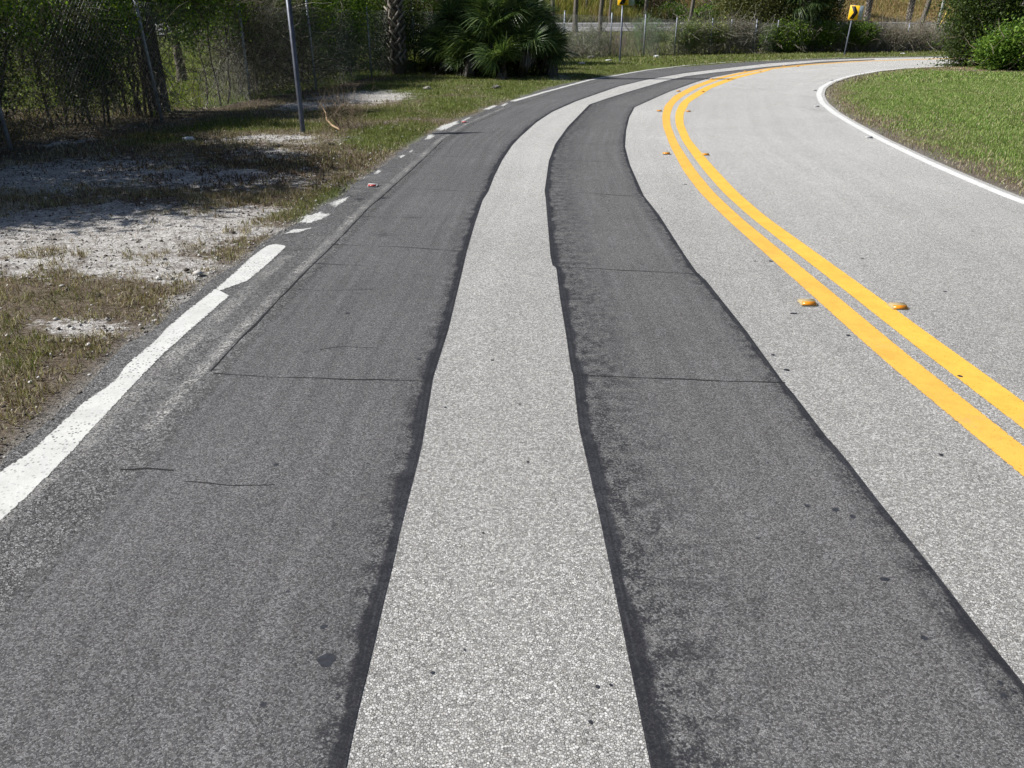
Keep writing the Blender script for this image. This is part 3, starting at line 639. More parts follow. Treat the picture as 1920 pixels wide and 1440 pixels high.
def shrub(name, label, cat, pos, size, n_tw=200, nc=60, per=40, leaf=(.06, .03), pal=GD, stems=6, group=None, twl=(.4, 1.2), tw_r=.005, zc=None, sig=.16, tw_up=.6, twc=None, wob=.25, stem_r=.02, rot=0):
    o = empty(name, (*pos, 0), rot, label=label, cat=cat, group=group); z0 = fence_z(pos)
    w_, d_, h_ = size
    mb = MB()
    if n_tw: v, f, c = twigs(n_tw, (0, 0, h_*.45), (w_, d_, h_*.9), L=twl, r=tw_r, up=tw_up, cols=twc, wob=wob); mb.add(v, f, c)
    K = 7; n = stems
    if n:
        b = np.c_[rng.uniform(-.3, .3, n)*w_, rng.uniform(-.3, .3, n)*d_, np.full(n, -.05)]; t = b+np.c_[rng.normal(0, .15, n)*w_, rng.normal(0, .15, n)*d_, rng.uniform(.7, 1., n)*h_]
        tt = np.linspace(0, 1, K)[None, :, None]; P = b[:, None]*(1-tt)+t[:, None]*tt+np.cumsum(rng.normal(0, .03, (n, K, 3)), 1)
        v, f = tubes(P, np.linspace(1, .4, K)[None]*stem_r*rng.uniform(.6, 1.4, (n, 1)), 5); mb.add(v, f, np.repeat(pick([(.10, .08, .06), (.15, .125, .1)], None, n), K*5, 0))
    if mb.n: st = mb.build('stems', M_TWIG, o); st.location.z = z0
    if nc:
        zc_ = h_*.55 if zc is None else zc
        P, cc = clump(nc, per, (0, 0, zc_), (w_, d_, 2*(h_-zc_)), sig)
        v, f, c = leaves(P, leaf[0], leaf[1], .2, pick(pal, None, len(P)))
        fo_ = mk('foliage', v, f, M_LEAF, o, col=c); fo_.location.z = z0
    return o
def tree(name, label, pos, h, crown, r0, lean=(0, 0), pal=GD, nc=220, per=45, leaf=(.10, .05), limbs=14, bark=(.16, .135, .115), sig=.35, cat='tree', group=None, cz=None, crown_off=(0, 0), rough_bark=0):
    """tapered trunk with limbs reaching clusters of a crown; crown = (w,d,hh)"""
    o = empty(name, (*pos, 0), label=label, cat=cat, group=group); z0 = fence_z(pos)
    K = 12; tt = np.linspace(0, 1, K); top = np.array([lean[0], lean[1], h]); P = tt[:, None]*top+np.c_[np.cumsum(rng.normal(0, .015, K))*h*.2, np.cumsum(rng.normal(0, .015, K))*h*.2, 0*tt]
    P[0] = 0; P[:, 2] -= .08
    R = r0*(1-.6*tt)*(1+.35*np.exp(-tt*h/.35))
    v, f = tubes(P[None], R[None], 14); a = rng.normal(0, r0*.05, len(v)); v[:, :2] += a[:, None]
    tr = mk('trunk', v, f, simple('bark_'+name, bark, .95, 0, 18, .3), o); tr.location.z = z0
    cz = h*.85 if cz is None else cz
    Pc, cc = clump(nc, per, (lean[0]+crown_off[0], lean[1]+crown_off[1], cz), crown, sig, .25)
    mb = MB()
    for _ in range(limbs):
        q = cc[rng.integers(len(cc))]; s0 = rng.uniform(.45, .95)*min(1, (q[2]-.3)/h) if q[2] > 1 else .5; s0 = float(np.clip(s0, .2, .98))
        b = np.array([np.interp(s0, tt, P[:, k]) for k in range(3)]); k = np.linspace(0, 1, 7)[:, None]
        pth = b*(1-k)+q*k; pth[:, 2] += (np.sin(k*np.pi)*.08*np.linalg.norm(q-b))[:, 0]; pth[1:-1] += rng.normal(0, .04, (5, 3))
        v, f = tubes(pth[None], (np.linspace(1, .25, 7)*r0*.35)[None], 6); mb.add(v, f, bark)
    if limbs: q = mb.build('limbs', M_TWIG, o); q.location.z = z0
    v, f, c = leaves(Pc, leaf[0], leaf[1], .1, pick(pal, None, len(Pc)))
    cr = mk('crown', v, f, M_LEAF, o, col=c); cr.location.z = z0
    return o
# fan palm frond (petiole from the origin along +X, blades radiating)
def frond_mesh(name, pal, pet=.6, L=.75, n=30, droop=.5, spread=125, wdt=.045, dead=False):
    mb = MB(); K = 5
    p = np.linspace(0, 1, K); P = np.c_[p*pet, 0*p, -.05*p*p*pet]
    v, f = tubes(P[None], (np.linspace(.014, .007, K))[None], 4); mb.add(v, f, pal[0])
    e = P[-1]
    for i in range(n):
        a = math.radians(-spread+2*spread*i/(n-1)+rng.normal(0, 2)); l = L*(1-.28*abs(a)/math.radians(spread))*rng.uniform(.85, 1.1)
        d = np.array([math.cos(a), math.sin(a), 0]); s = np.array([-d[1], d[0], 0]); k = np.linspace(0, 1, 5)
        z = .10*np.sin(k*3)*l-droop*l*k**2.5*rng.uniform(.4, 1.6)
        c0 = e+np.outer(k*l, d); c0[:, 2] += z
        if dead: c0[:, :2] = e[:2]+(c0[:, :2]-e[:2])*.45; c0[:, 2] = e[2]-k*l*.9
        ww = wdt*np.array([.25, .8, 1., .6, .05])
        v = np.concatenate([c0-s*ww[:, None]/2, c0+np.array([0, 0, .35])*ww[:, None]/2*(-1), c0+s*ww[:, None]/2]); j = np.arange(4)
        q = np.concatenate([np.c_[j, j+1, j+6, j+5], np.c_[j+5, j+6, j+11, j+10]])
        mb.add(v, q, np.array(pal[rng.integers(len(pal))])*rng.uniform(.75, 1.2))
    o = mb.build(name, M_PALM); me = o.data; bpy.data.objects.remove(o); return me
PG = [(.05, .09, .03), (.075, .13, .04), (.11, .17, .055), (.18, .24, .09)]
FR = [frond_mesh('frond', PG, .5, .78, 34, d, wdt=.036) for d in (.12, .3, .55)]
FD = [frond_mesh('dead_frond', [(.10, .09, .08), (.20, .185, .17), (.06, .05, .045)], .35, .7, 22, .4, dead=True) for _ in range(2)]
def frond(parent, loc, az, el, s=1., dead=False, roll=0):
    me = (FD if dead else FR)[rng.integers(2 if dead else 3)]
    o = bpy.data.objects.new('dead_frond' if dead else 'frond', me); C.objects.link(o); o.parent = parent
    o.location = tuple(float(q) for q in loc)
    o.rotation_euler = (Matrix.Rotation(az, 3, 'Z')@Matrix.Rotation(-el, 3, 'Y')@Matrix.Rotation(roll, 3, 'X')).to_euler()
    o.scale = (s, s, s); return o
def palm(name, label, pos, h, nf=26, nd=14, r=.17, boots=True, s=1.2, lean=(0, 0), group=None):
    o = empty(name, (*pos, 0), label=label, cat='palm tree', group=group); z0 = fence_z(pos)-.03
    K = 10; t = np.linspace(0, 1, K); P = np.c_[t*lean[0], t*lean[1], t*h]
    v, f = tubes(P[None], (r*(1.1-.15*t))[None], 12); tr = mk('trunk', v, f, simple('palm_bark_'+name, (.10, .085, .07), .95, 0, 25, .3), o); tr.location.z = z0
    if boots:
        mb = MB(); k = 0; z = .35
        while z < h-.05:
            for a in np.arange(7)*.8976+k*.45:
                sg = 1 if k % 2 else -1; c = np.array([lean[0]*z/h, lean[1]*z/h, z]); dr = np.array([math.cos(a), math.sin(a), 0]); tn = np.array([-dr[1], dr[0], 0])
                b = c+dr*r*.95-tn*sg*.08; e = c+dr*(r+.10)+np.array([0, 0, .27*rng.uniform(.7, 1.1)])+tn*sg*.10; ax = e-b; ax /= np.linalg.norm(ax); wv = np.cross(ax, dr); wv /= np.linalg.norm(wv)
                q = [b-wv*.045, b+wv*.045, e+wv*.028, e-wv*.028, b-wv*.045+dr*.03, b+wv*.045+dr*.03, e+wv*.028+dr*.02, e-wv*.028+dr*.02]
                mb.add(q, np.array([[0, 1, 2, 3], [5, 4, 7, 6], [0, 4, 5, 1], [3, 2, 6, 7], [0, 3, 7, 4], [1, 5, 6, 2]]), np.array((.30, .27, .235))*rng.uniform(.6, 1.2))
            z += .19; k += 1
        bo = mb.build('leaf_bases', M_TWIG, o); bo.location.z = z0
    top = np.array([lean[0], lean[1], h+z0])
    for i in range(nf): frond(o, top+[0, 0, rng.uniform(-.1, .2)], i*2.4, rng.uniform(-.5, 1.2), s*rng.uniform(.8, 1.15), roll=rng.normal(0, .3))
    for i in range(nd): frond(o, top+[0, 0, -.15], i*2.4+.7, rng.uniform(-1.2, -.7), s*rng.uniform(.7, 1.), True)
    return o
def palmetto(label, pos, w_, h, n=46, nd=16, s=1., group=None, name='palmetto_clump'):
    o = empty(name, (*pos, 0), label=label, cat='palmetto', group=group); z0 = fence_z(pos)
    mb = MB(); K = 5; nst = 18; an = np.arange(nst)*2.4; rr = np.sqrt((np.arange(nst)+.5)/nst)*.36*w_; b = np.c_[np.cos(an)*rr, np.sin(an)*rr, np.zeros(nst)-.05]; tt = np.linspace(0, 1, K)[None, :, None]
    t = b*1.25; t[:, 2] = h*(.80-.70*(rr/(.36*w_))**1.4)*rng.uniform(.75, 1., nst); P = b[:, None]*(1-tt)+t[:, None]*tt
    v, f = tubes(P, .06, 7); mb.add(v, f, (.05, .04, .032)); st = mb.build('stems', M_TWIG, o); st.location.z = z0
    for i in range(n):
        q = t[i % nst]; out = math.atan2(q[1], q[0]); a = out+rng.normal(0, 1.1); el = rng.uniform(.15, 1.45)
        frond(o, q*np.array([1, 1, rng.uniform(.75, 1.05)])+[0, 0, z0], a, el, s*rng.uniform(.75, 1.15), roll=rng.normal(0, .6))
    Pc, _ = clump(90, 45, (0, 0, h*.22), (w_*.8, w_*.8, h*.6), .22); v, f, c = leaves(Pc, .3, .03, .2, pick(GD, None, len(Pc))); mk('undergrowth', v, f, M_LEAF, o, col=c).location.z = z0
    for i in range(nd): q = t[i % nst]; frond(o, q*np.array([1.1, 1.1, rng.uniform(.55, 1.)])+[0, 0, z0], math.atan2(q[1], q[0])+rng.normal(0, .8), rng.uniform(-1.0, -.1), s*.85, True)
    return o

# ------------------------------------------------------------------ left fence line growth
def beh(s, off):     # point off metres behind the fence at fence parameter s
    i = int(s); u = FENCE[i+1]-FENCE[i]; u = u/np.hypot(*u); return fpt(s)+np.array([-u[1], u[0]])*off
TG = 'dead vine tangles along the left fence'
GT = [(.12, .10, .08), (.20, .175, .14), (.42, .39, .33), (.04, .034, .028), (.16, .165, .08)]  # the palest twig tone paints sun speckle into the shaded tangles
shrub('vine_tangle', 'dense dark grey vine tangle on the fence at the far left edge of the photo', 'shrub', beh(2.0, .8), (1.3, 3.4, 2.5), 1900, 430, 55, (.05, .03), GD+GO+GB[:2], 12, TG, (.4, 1.1), .0032, tw_up=1.1, wob=.4, twc=GT)  # brighter greens mixed in here and next as painted sun spots
shrub('vine_tangle', 'dark twiggy vine tangle just left of the leaning fence post', 'shrub', beh(2.75, .8), (1.3, 2.6, 2.5), 1800, 430, 55, (.05, .03), GD+GO+GB, 12, TG, (.4, 1.1), .0032, tw_up=1.1, wob=.4, twc=GT)
shrub('vine_tangle', 'brown upright stems below leaves between leaning post and palm trunk', 'shrub', beh(3.18, .75), (1.2, 1.3, 2.5), 700, 200, 45, (.06, .035), GB, 18, TG, (.5, 1.3), .0045, tw_up=1.2, zc=2.0, twc=GT)
shrub('vine_tangle', 'pale brown vine curtain on the fence left of the bare post', 'shrub', beh(4.35, .62), (1.0, 2.4, 2.4), 2200, 110, 45, (.055, .03), GO, 8, TG, (.6, 1.5), .004, tw_up=1.1, twc=GT+[(.38, .35, .24)], zc=1.7)
shrub('vine_tangle', 'green topped vine tangle behind the bare post', 'shrub', beh(5.05, .72), (1.1, 2.6, 2.5), 1600, 240, 50, (.06, .035), GB, 8, TG, (.6, 1.5), .005, twc=GT, zc=1.8)
shrub('vine_tangle', 'dark leafy tangle left of the patterned palm trunk', 'shrub', beh(5.8, .85), (1.4, 5.0, 2.9), 900, 560, 55, (.065, .035), GD+GB[:1], 8, TG, (.4, 1.2), .0035, twc=GT, zc=1.5)
shrub('vine_tangle', 'dark leafy tangle between patterned palm trunk and palmetto', 'shrub', beh(6.9, .9), (2.2, 3.8, 3.0), 700, 620, 55, (.07, .04), GD, 8, TG, (.4, 1.2), .0035, twc=GT, zc=1.5)
shrub('vine_tangle', 'thin leafy vines climbing the fence above the grassy gap', 'shrub', beh(3.65, .3), (.8, 2.4, 2.5), 260, 130, 45, (.055, .03), GB+GO, 3, TG, (.5, 1.2), .004, twc=GT, zc=2.05)
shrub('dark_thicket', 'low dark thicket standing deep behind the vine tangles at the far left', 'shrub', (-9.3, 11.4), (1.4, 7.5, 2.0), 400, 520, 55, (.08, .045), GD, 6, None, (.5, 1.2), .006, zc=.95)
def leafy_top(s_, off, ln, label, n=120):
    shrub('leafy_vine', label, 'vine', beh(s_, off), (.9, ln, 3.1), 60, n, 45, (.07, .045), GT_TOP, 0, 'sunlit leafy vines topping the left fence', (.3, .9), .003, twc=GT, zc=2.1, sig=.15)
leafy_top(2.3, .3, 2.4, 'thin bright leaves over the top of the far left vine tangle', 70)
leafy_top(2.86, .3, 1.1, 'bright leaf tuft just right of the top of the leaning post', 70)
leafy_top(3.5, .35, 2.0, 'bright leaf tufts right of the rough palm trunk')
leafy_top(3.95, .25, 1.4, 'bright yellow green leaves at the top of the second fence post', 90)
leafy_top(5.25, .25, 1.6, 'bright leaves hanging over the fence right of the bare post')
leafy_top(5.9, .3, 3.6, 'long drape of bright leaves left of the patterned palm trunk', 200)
palm('cabbage_palm', 'cabbage palm casting streaky shade on the sand at the far left', (-10.6, 7.3), 4.6, 30, 6, .18, True, 1.5)
# evergreens behind
BG_ = 'evergreen trees behind the left fence'
tree('evergreen_tree', 'dark dense evergreen tree at the far left behind the tangle', (-10.4, 9.2), 5.2, (5.0, 5.4, 3.4), .16, (1.2, .1), GD, 760, 50, (.13, .06), 24, group=BG_, cz=4.3, sig=.26)
tree('evergreen_tree', 'dark evergreen tree behind the green topped vine tangle', (-9.6, 29.8), 6, (4.4, 3.6, 6.2), .18, (0, 0), GD, 700, 45, (.12, .06), 14, group=BG_, cz=3.2, sig=.35)
tree('evergreen_tree', 'dark evergreen tree behind the patterned palm trunk', (-6.8, 33.), 6.5, (5.0, 3.8, 6.8), .2, (0, 0), GD, 800, 50, (.12, .06), 14, group=BG_, cz=3.4, sig=.35)
tree('evergreen_tree', 'dark evergreen tree behind the left half of the palmetto', (-2.6, 35.), 6.5, (5.0, 3.8, 6.8), .2, (0, 0), GD, 800, 50, (.12, .06), 14, group=BG_, cz=3.4, sig=.35)
tree('evergreen_tree', 'green evergreen tree behind the fence gap left of the bare post', (-9.6, 24.), 4.2, (2.6, 2.6, 2.2), .12, (0, 0), GB, 160, 40, (.10, .05), 10, group=BG_, cz=3.2, sig=.28)
palm('cabbage_palm', 'rough grey palm trunk behind the fence right of the leaning post', beh(3.35, .75), 3.1, 20, 14, .17, False, 1.1)
palm('cabbage_palm', 'palm trunk patterned with crossed grey leaf bases behind the dark fence line', VP(745, 112, 27.5)[:2]+np.array([0, 0]), 3.6, 24, 12, .2, True, 1.2)
palmetto('big green palmetto clump with fan leaves at the road bend', G(955, 147)+np.array([0, .9]), 3.1, 3.3, 300, 120, .85)
palmetto('dark palmetto in the shade left of the big palmetto clump', G(880, 144)+np.array([0, 1.2]), 2.3, 3.0, 150, 60, .85)
palmetto('small dark palmetto beside the yellow guy wire guard', G(836, 139)+np.array([-.2, 1.]), 1.4, 1.5, 26, 10, .75)
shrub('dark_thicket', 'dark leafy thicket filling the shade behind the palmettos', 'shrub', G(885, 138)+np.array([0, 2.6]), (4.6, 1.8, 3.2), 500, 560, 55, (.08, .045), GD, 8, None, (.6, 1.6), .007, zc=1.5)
def guy(label, b, t, guard=2.4, name='guy_wire', rg=.022):
    o = empty(name, b, label=label, cat='guy wire'); b = np.array(b); t = np.array(t)
    k = np.linspace(0, 1, 8)[:, None]; v, f = tubes((b*(1-k)+t*k)[None], .006, 5); mk('cable', v-b, f, M_WIRE, o)
    e = b+(t-b)/np.linalg.norm(t-b)*guard; v, f = tubes(np.array([[b, b*.5+e*.5, e]]), rg, 8, True); mk('guard', v-b, f, simple('yellow_plastic_'+label[:12], (.62, .48, .10), .5, 0, 6, .15), o)
pole = empty('utility_pole', (-5.9, 25.9, 0), label='tall wooden utility pole hidden in the dark growth behind the left fence', cat='pole')
v, f = tubes(np.array([[[0, 0, -.1], [0, 0, 4.], [0, 0, 13.6]]]), np.array([[.22, .2, .18]]), 12, True); mk('shaft', v, f, simple('pole_wood', (.14, .11, .085), .9, 0, 20, .25), pole)  # shaft thickened so its shadow shows across the road
gb = G(832, 133); guy('thin yellow guy wire guard leaning up to the right in the dark growth', (gb[0], gb[1], 0), VP(889, -130, gb[1]+.8), 2.6)

# dry shrub and dead branch by the bare post
b0 = G(640, 247)
o = empty('dead_branch', (*b0, 0), label='pale forked dead branch lying on the verge right of the bare post', cat='branch')
P1 = [G(640, 247), G(622, 238), G(615, 230), G(610, 222)]
pth = np.array([[*G(640, 247), .02], [*G(624, 244), .07], [*G(614, 238), .12], [*G(613, 236), .22], [*G(607, 235), .32], [*G(600, 235), .42]])
v, f = tubes(pth[None], np.array([[.016, .017, .015, .012, .009, .004]]), 7); m_br = simple('dead_branch_wood', (.42, .30, .19), .9, 0, 20, .2)
mk('limb', v-np.array([*b0, 0]), f, m_br, o)
pth = np.array([[*G(640, 247), .01], [*G(634, 246), .10], [*G(628, 246), .18], [*G(624, 246), .26]]); v, f = tubes(pth[None], np.array([[.018, .016, .012, .005]]), 7)
mk('limb', v-np.array([*b0, 0]), f, simple('dark_branch_wood', (.16, .11, .08), .9), o)
shrub('dry_shrub', 'brown leafless dry shrub beside the bare post', 'shrub', G(645, 238), (.75, .7, .42), 300, 8, 18, (.02, .008), [(.28, .22, .15)], 8, None, (.2, .5), .0017, twc=[(.26, .20, .14), (.2, .15, .11), (.34, .27, .2)], tw_up=1., stem_r=.006)
shrub('dry_shrub', 'small pale weed with seed heads behind the dry brown shrub', 'shrub', G(632, 212), (.45, .45, .62), 70, 20, 25, (.02, .01), [(.30, .27, .14), (.2, .2, .09)], 6, None, (.3, .6), .002, tw_up=1.5, zc=.5, sig=.05, stem_r=.004)

# ------------------------------------------------------------------ road signs
M_POST = simple('dark_sign_post', (.12, .13, .16), .45, .5, 8, .15); M_BACK = simple('sign_back_aluminium', (.34, .42, .45), .5, .4, 5, .1)
M_SY = simple('sign_yellow_sheeting', (.85, .50, .02), .45, 0, 3, .05); M_BLK = simple('sign_black_vinyl', (.012, .011, .012), .5)
def rrect(w_, h_, r, n=4):
    P = []
    for cx, cy, a0 in ((w_/2-r, h_/2-r, 0), (-w_/2+r, h_/2-r, 90), (-w_/2+r, -h_/2+r, 180), (w_/2-r, -h_/2+r, 270)):
        for i in range(n+1): a = math.radians(a0+90*i/n); P.append((cx+r*math.cos(a), cy+r*math.sin(a)))
    return np.array(P)
def slab(P, y0, y1):
    n = len(P); v = np.concatenate([np.c_[P[:, 0], np.full(n, y0), P[:, 1]], np.c_[P[:, 0], np.full(n, y1), P[:, 1]]]); i = np.arange(n); j = (i+1) % n
    return v, [i[None], (i[::-1]+n)[None], np.c_[i, i+n, j+n, j]]
def chevron_sign(label, base, zb, tilt=0., face=0., face2=.9, W_=.50, H_=.66, lean=0.):
    o = empty('chevron_sign', (*base, fence_z(base)), label=label, cat='road sign', group='chevron signs around the bend'); z1 = zb+H_
    # U channel post
    U = np.array([(-.04, .02), (-.028, .02), (-.018, -.018), (.018, -.018), (.028, .02), (.04, .02), (.04, .014), (.033, .014), (.022, -.025), (-.022, -.025), (-.033, .014), (-.04, .014)])
    n = len(U); hh = z1+.05; v = np.concatenate([np.c_[U, np.full(n, -.1)], np.c_[U, np.full(n, hh)]]); i = np.arange(n); j = (i+1) % n
    p = mk('post', v, [np.c_[i, j, j+n, i+n], np.array([[0, 1, 2, 9, 10, 11]])+n, np.array([[2, 3, 8, 9]])+n, np.array([[3, 4, 5, 6, 7, 8]])+n], M_POST, o)
    Ry = lambda a: Matrix.Rotation(a, 3, 'Z')
    for k, (fa, yoff, mat) in enumerate(((face, -.05, M_SY), (face2, .06, M_SY))):
        v, f = slab(rrect(W_, H_, .025), -.002, .002); v[:, 2] += 0
        pn = mk('sign_panel', v, f, M_BACK, o); pn.location = (0.0 if k == 0 else .27, yoff, zb+H_/2); pn.rotation_euler = (0, 0, fa)
        v, f = slab(rrect(W_-.01, H_-.01, .022), -.0045, -.0022); fc = mk('yellow_face', v, f, M_SY, pn)
        # border line and chevron
        cw = W_*.36; s = 1
        Q = np.array([(-.18, .265), (.03, .265), (.20, 0), (.03, -.265), (-.18, -.265), (-.01, 0)])*np.array([W_/.50, H_/.60]); 
        v, f = slab(Q[::-1], -.0065, -.0047); mk('chevron_mark', v, [f[0][:, [0, 1, 2, 3, 4, 5]], f[1], f[2]], M_BLK, pn) if False else None
        # concave hexagon as two quads
        vv = []; ff = []
        for y in (-.0068, -.0047): vv += [[a, y, b] for a, b in Q]
        ff = np.array([[0, 5, 2, 1], [5, 4, 3, 2]]); side = np.array([[i, (i+1) % 6, (i+1) % 6+6, i+6] for i in range(6)])
        mk('chevron_mark', vv, [ff, side], M_BLK, pn)
        for zz in (-.24, .24):
            v, f = tubes(np.array([[[0, -.013, zz], [0, -.009, zz], [0, -.005, zz]]]), .009, 6, True); mk('bolt', v, f, M_BACK, pn)
    o.rotation_euler = (0, lean, 0); return o
b1 = G(568, 250); s1 = chevron_sign('bare dark sign post nearest the camera, its plates above the photo', b1, 2.0, face=.03, face2=.35)
b2 = G(1162, 115); zb = VP(1167, 10, b2[1])[2]; chevron_sign('yellow chevron sign on a tall post, cut by the top of the photo', b2, zb, face=-.35, face2=2.6)
b3 = G(1583, 104); zb = VP(1597, 37, b3[1])[2]; chevron_sign('yellow chevron sign with full black arrow on a leaning thin post by the hedge', b3, zb, face=-.5, face2=2.35, W_=.48, H_=.66, lean=.05)

# ------------------------------------------------------------------ raised pavement markers
def marker_mesh(bodyc, lensc, nm):
    b = np.array([(-.05, -.05, 0), (.05, -.05, 0), (.05, .05, 0), (-.05, .05, 0), (-.046, -.016, .021), (.046, -.016, .021), (.046, .016, .021), (-.046, .016, .021)])
    o = mk('body', b, np.array([[4, 5, 6, 7], [0, 1, 5, 4], [1, 2, 6, 5], [2, 3, 7, 6], [3, 0, 4, 7]]), simple('marker_body_'+nm, bodyc, .45, 0, 40, .1)); mb_ = o.data; bpy.data.objects.remove(o)
    def face(sg):
        q = np.array([(-.044, -.0475*sg, .0015), (.044, -.0475*sg, .0015), (.042, -.0228*sg, .0168), (-.042, -.0228*sg, .0168)])+np.array([0, -.0006*sg, .001])
        q2 = q+np.array([0, -.0012*sg, .001]); return np.concatenate([q, q2])
    f = np.array([[4, 5, 6, 7], [0, 1, 5, 4], [1, 2, 6, 5], [2, 3, 7, 6], [3, 0, 4, 7]]); ml = simple('marker_lens_'+nm, lensc, .25, 0, None, spec=.6); out = [mb_]
    for sg in (1, -1): o = mk('lens', face(sg), f, ml); out.append(o.data); bpy.data.objects.remove(o)
    return out
MY = marker_mesh((.42, .34, .18), (.72, .26, .01), 'amber'); MR = marker_mesh((.52, .51, .5), (.40, .05, .05), 'red'); MW = marker_mesh((.45, .45, .44), (.22, .22, .23), 'white')
def marker(px, py, kind, ms, label, group, z=.013):
    p = G(px, py, z); d = segdist(np.array([p]), YLx); i = np.argmin(np.hypot(*(resample(YLx, .5)-p).T)); R_ = resample(YLx, .5); i = min(max(i, 1), len(R_)-2); T = R_[i+1]-R_[i-1]
    o = empty('pavement_marker', (*p, z), (math.atan2(T[1], T[0])-math.pi/2)*.3-.04, label=label, cat='road reflector', group=group)
    for nm, me in zip(('body', 'lens', 'lens'), ms): link(nm, me, None, o)
AM = 'amber pavement markers along the double yellow line'
rows = ['nearest row', 'second row', 'third row', 'fourth row', 'fifth row', 'sixth row', 'seventh row']
for i, (l, r) in enumerate([((1513, 568), (1683, 575)), ((1249, 288), (1322, 290)), ((1236, 208), (1290, 209)), ((1272, 171), (1317, 172)), ((1334, 148.5), (1364, 149.5)), ((1397, 134), (1425, 135)), ((1470, 123.5), (1496, 125))]):
    marker(*l, 0, MY, f'amber pavement marker left of the double yellow line, {rows[i]} from the camera', AM, .007)
    marker(*r, 0, MY, f'amber pavement marker right of the double yellow line, {rows[i]} from the camera', AM, .004)
marker(699, 348, 0, MR, 'white pavement marker with red lens at the left road edge', 'pavement markers at the left road edge', .009)
marker(871, 229, 0, MR, 'small worn pavement marker beside the white chips on the left road edge', 'pavement markers at the left road edge', .009)
for i, (x, y) in enumerate([(1629, 258), (1531, 200), (1527, 170), (1559, 151)]):
    marker(x, y, 0, MW, 'pale pavement marker beside the right white line, '+['nearest of four', 'second of four', 'third of four', 'farthest of four'][i], 'pale markers by the right white line', .004)

# ------------------------------------------------------------------ litter, stones, twigs
def crumple(name, label, cat, px, py, r, mat, flat=.5, z=None):
    import bmesh
    bm = bmesh.new(); bmesh.ops.create_icosphere(bm, subdivisions=3, radius=1)
    for v_ in bm.verts:
        n = v_.co.copy(); k = 1+.35*math.sin(n.x*5+px)*math.cos(n.y*6+py)+.18*rng.normal()*.5; v_.co = Vector((n.x*k*r*1.3, n.y*k*r, n.z*k*r*flat+r*flat*.7))
    me = bpy.data.meshes.new(name); bm.to_mesh(me); bm.free(); o = link(name, me, mat); p = G(px, py); o.location = (*p, fence_z(p)+.005); return tag(o, label, cat)
m_pl = simple('litter_white', (.75, .76, .76), .5); m_st2 = simple('grey_stone', (.2, .19, .18), .9, 0, 30, .2); m_st = simple('limestone', (.36, .34, .3), .9, 0, 30, .2)
crumple('plastic_litter', 'crumpled white plastic scrap in the grass near the fence gap', 'litter', 354, 264, .06, m_pl)
crumple('paper_litter', 'white paper scrap on the grass left of the far chevron sign post', 'litter', 1141, 114, .1, m_pl, .3)
crumple('paper_litter', 'small white scrap on the far verge right of the leaning sign', 'litter', 1692, 102, .1, m_pl, .35)
crumple('paper_litter', 'pale scrap at the foot of the fence under the feathery green shrub', 'litter', 1231, 108, .1, m_pl, .5)
crumple('paper_litter', 'tiny white scrap in the grass near the palmetto shadow', 'litter', 1091, 121, .09, m_pl, .4)
crumple('paper_litter', 'pale flat scrap at the fence foot beside the palmetto', 'litter', 1108, 110, .13, m_st, .5)
crumple('stone', 'grey stone in the shade in front of the palmetto', 'stone', 931, 168, .08, m_st2, .6)
crumple('stone', 'pale stone on the sandy patch near the verge edge', 'stone', 801, 170, .07, m_st, .6)
crumple('stone', 'flat pale stone in the dappled shade right of the sand', 'stone', 510, 299, .06, m_st, .5)
crumple('stone', 'small dark stone on the brown dirt under the bare post', 'stone', 524, 277, .035, simple('dark_stone', (.06, .055, .05), .9), .6)
crumple('stone', 'small dark stone right of the bare post', 'stone', 622, 275, .03, simple('dark_stone_b', (.07, .06, .055), .9), .6)
v, f, c = twigs(2600, (-4.2, 8.5, .02), (6, 12, .02), 4, (.05, .26), .0024, 0, .2); v[:, 2] = np.clip(v[:, 2]*.12+.02, .0, .07)
k = None
tw = mk('fallen_twigs', v, f, M_TWIG, col=c); 
# keep only twigs left of the road
me = tw.data; co = np.zeros(len(me.vertices)*3); me.vertices.foreach_get('co', co); co = co.reshape(-1, 12, 3); ok = segdist(co[:, 0, :2], OUT) > .2; ok &= (~inside(co[:, 0, :2], ROAD)) & (~inside(co[:, 6, :2], ROAD))
bpy.data.objects.remove(tw); v3 = v.reshape(-1, 12, 3)[ok]; Pz = terr(v3[:, 0, :2]); v3[..., 2] += Pz[:, None]
base = np.arange(12).reshape(4, 3); a = base[:-1]; b = base[1:]; q1 = np.stack([a, np.roll(a, -1, 1), np.roll(b, -1, 1), b], -1).reshape(-1, 4)
F_ = (np.arange(len(v3))[:, None, None]*12+q1[None]).reshape(-1, 4)
tag(mk('fallen_twigs', v3.reshape(-1, 3), F_, M_TWIG, col=np.asarray(c).reshape(-1, 12, 3)[ok].reshape(-1, 3)), 'scattered fallen twigs and bark bits on the sandy left verge', 'twigs', kind='stuff')

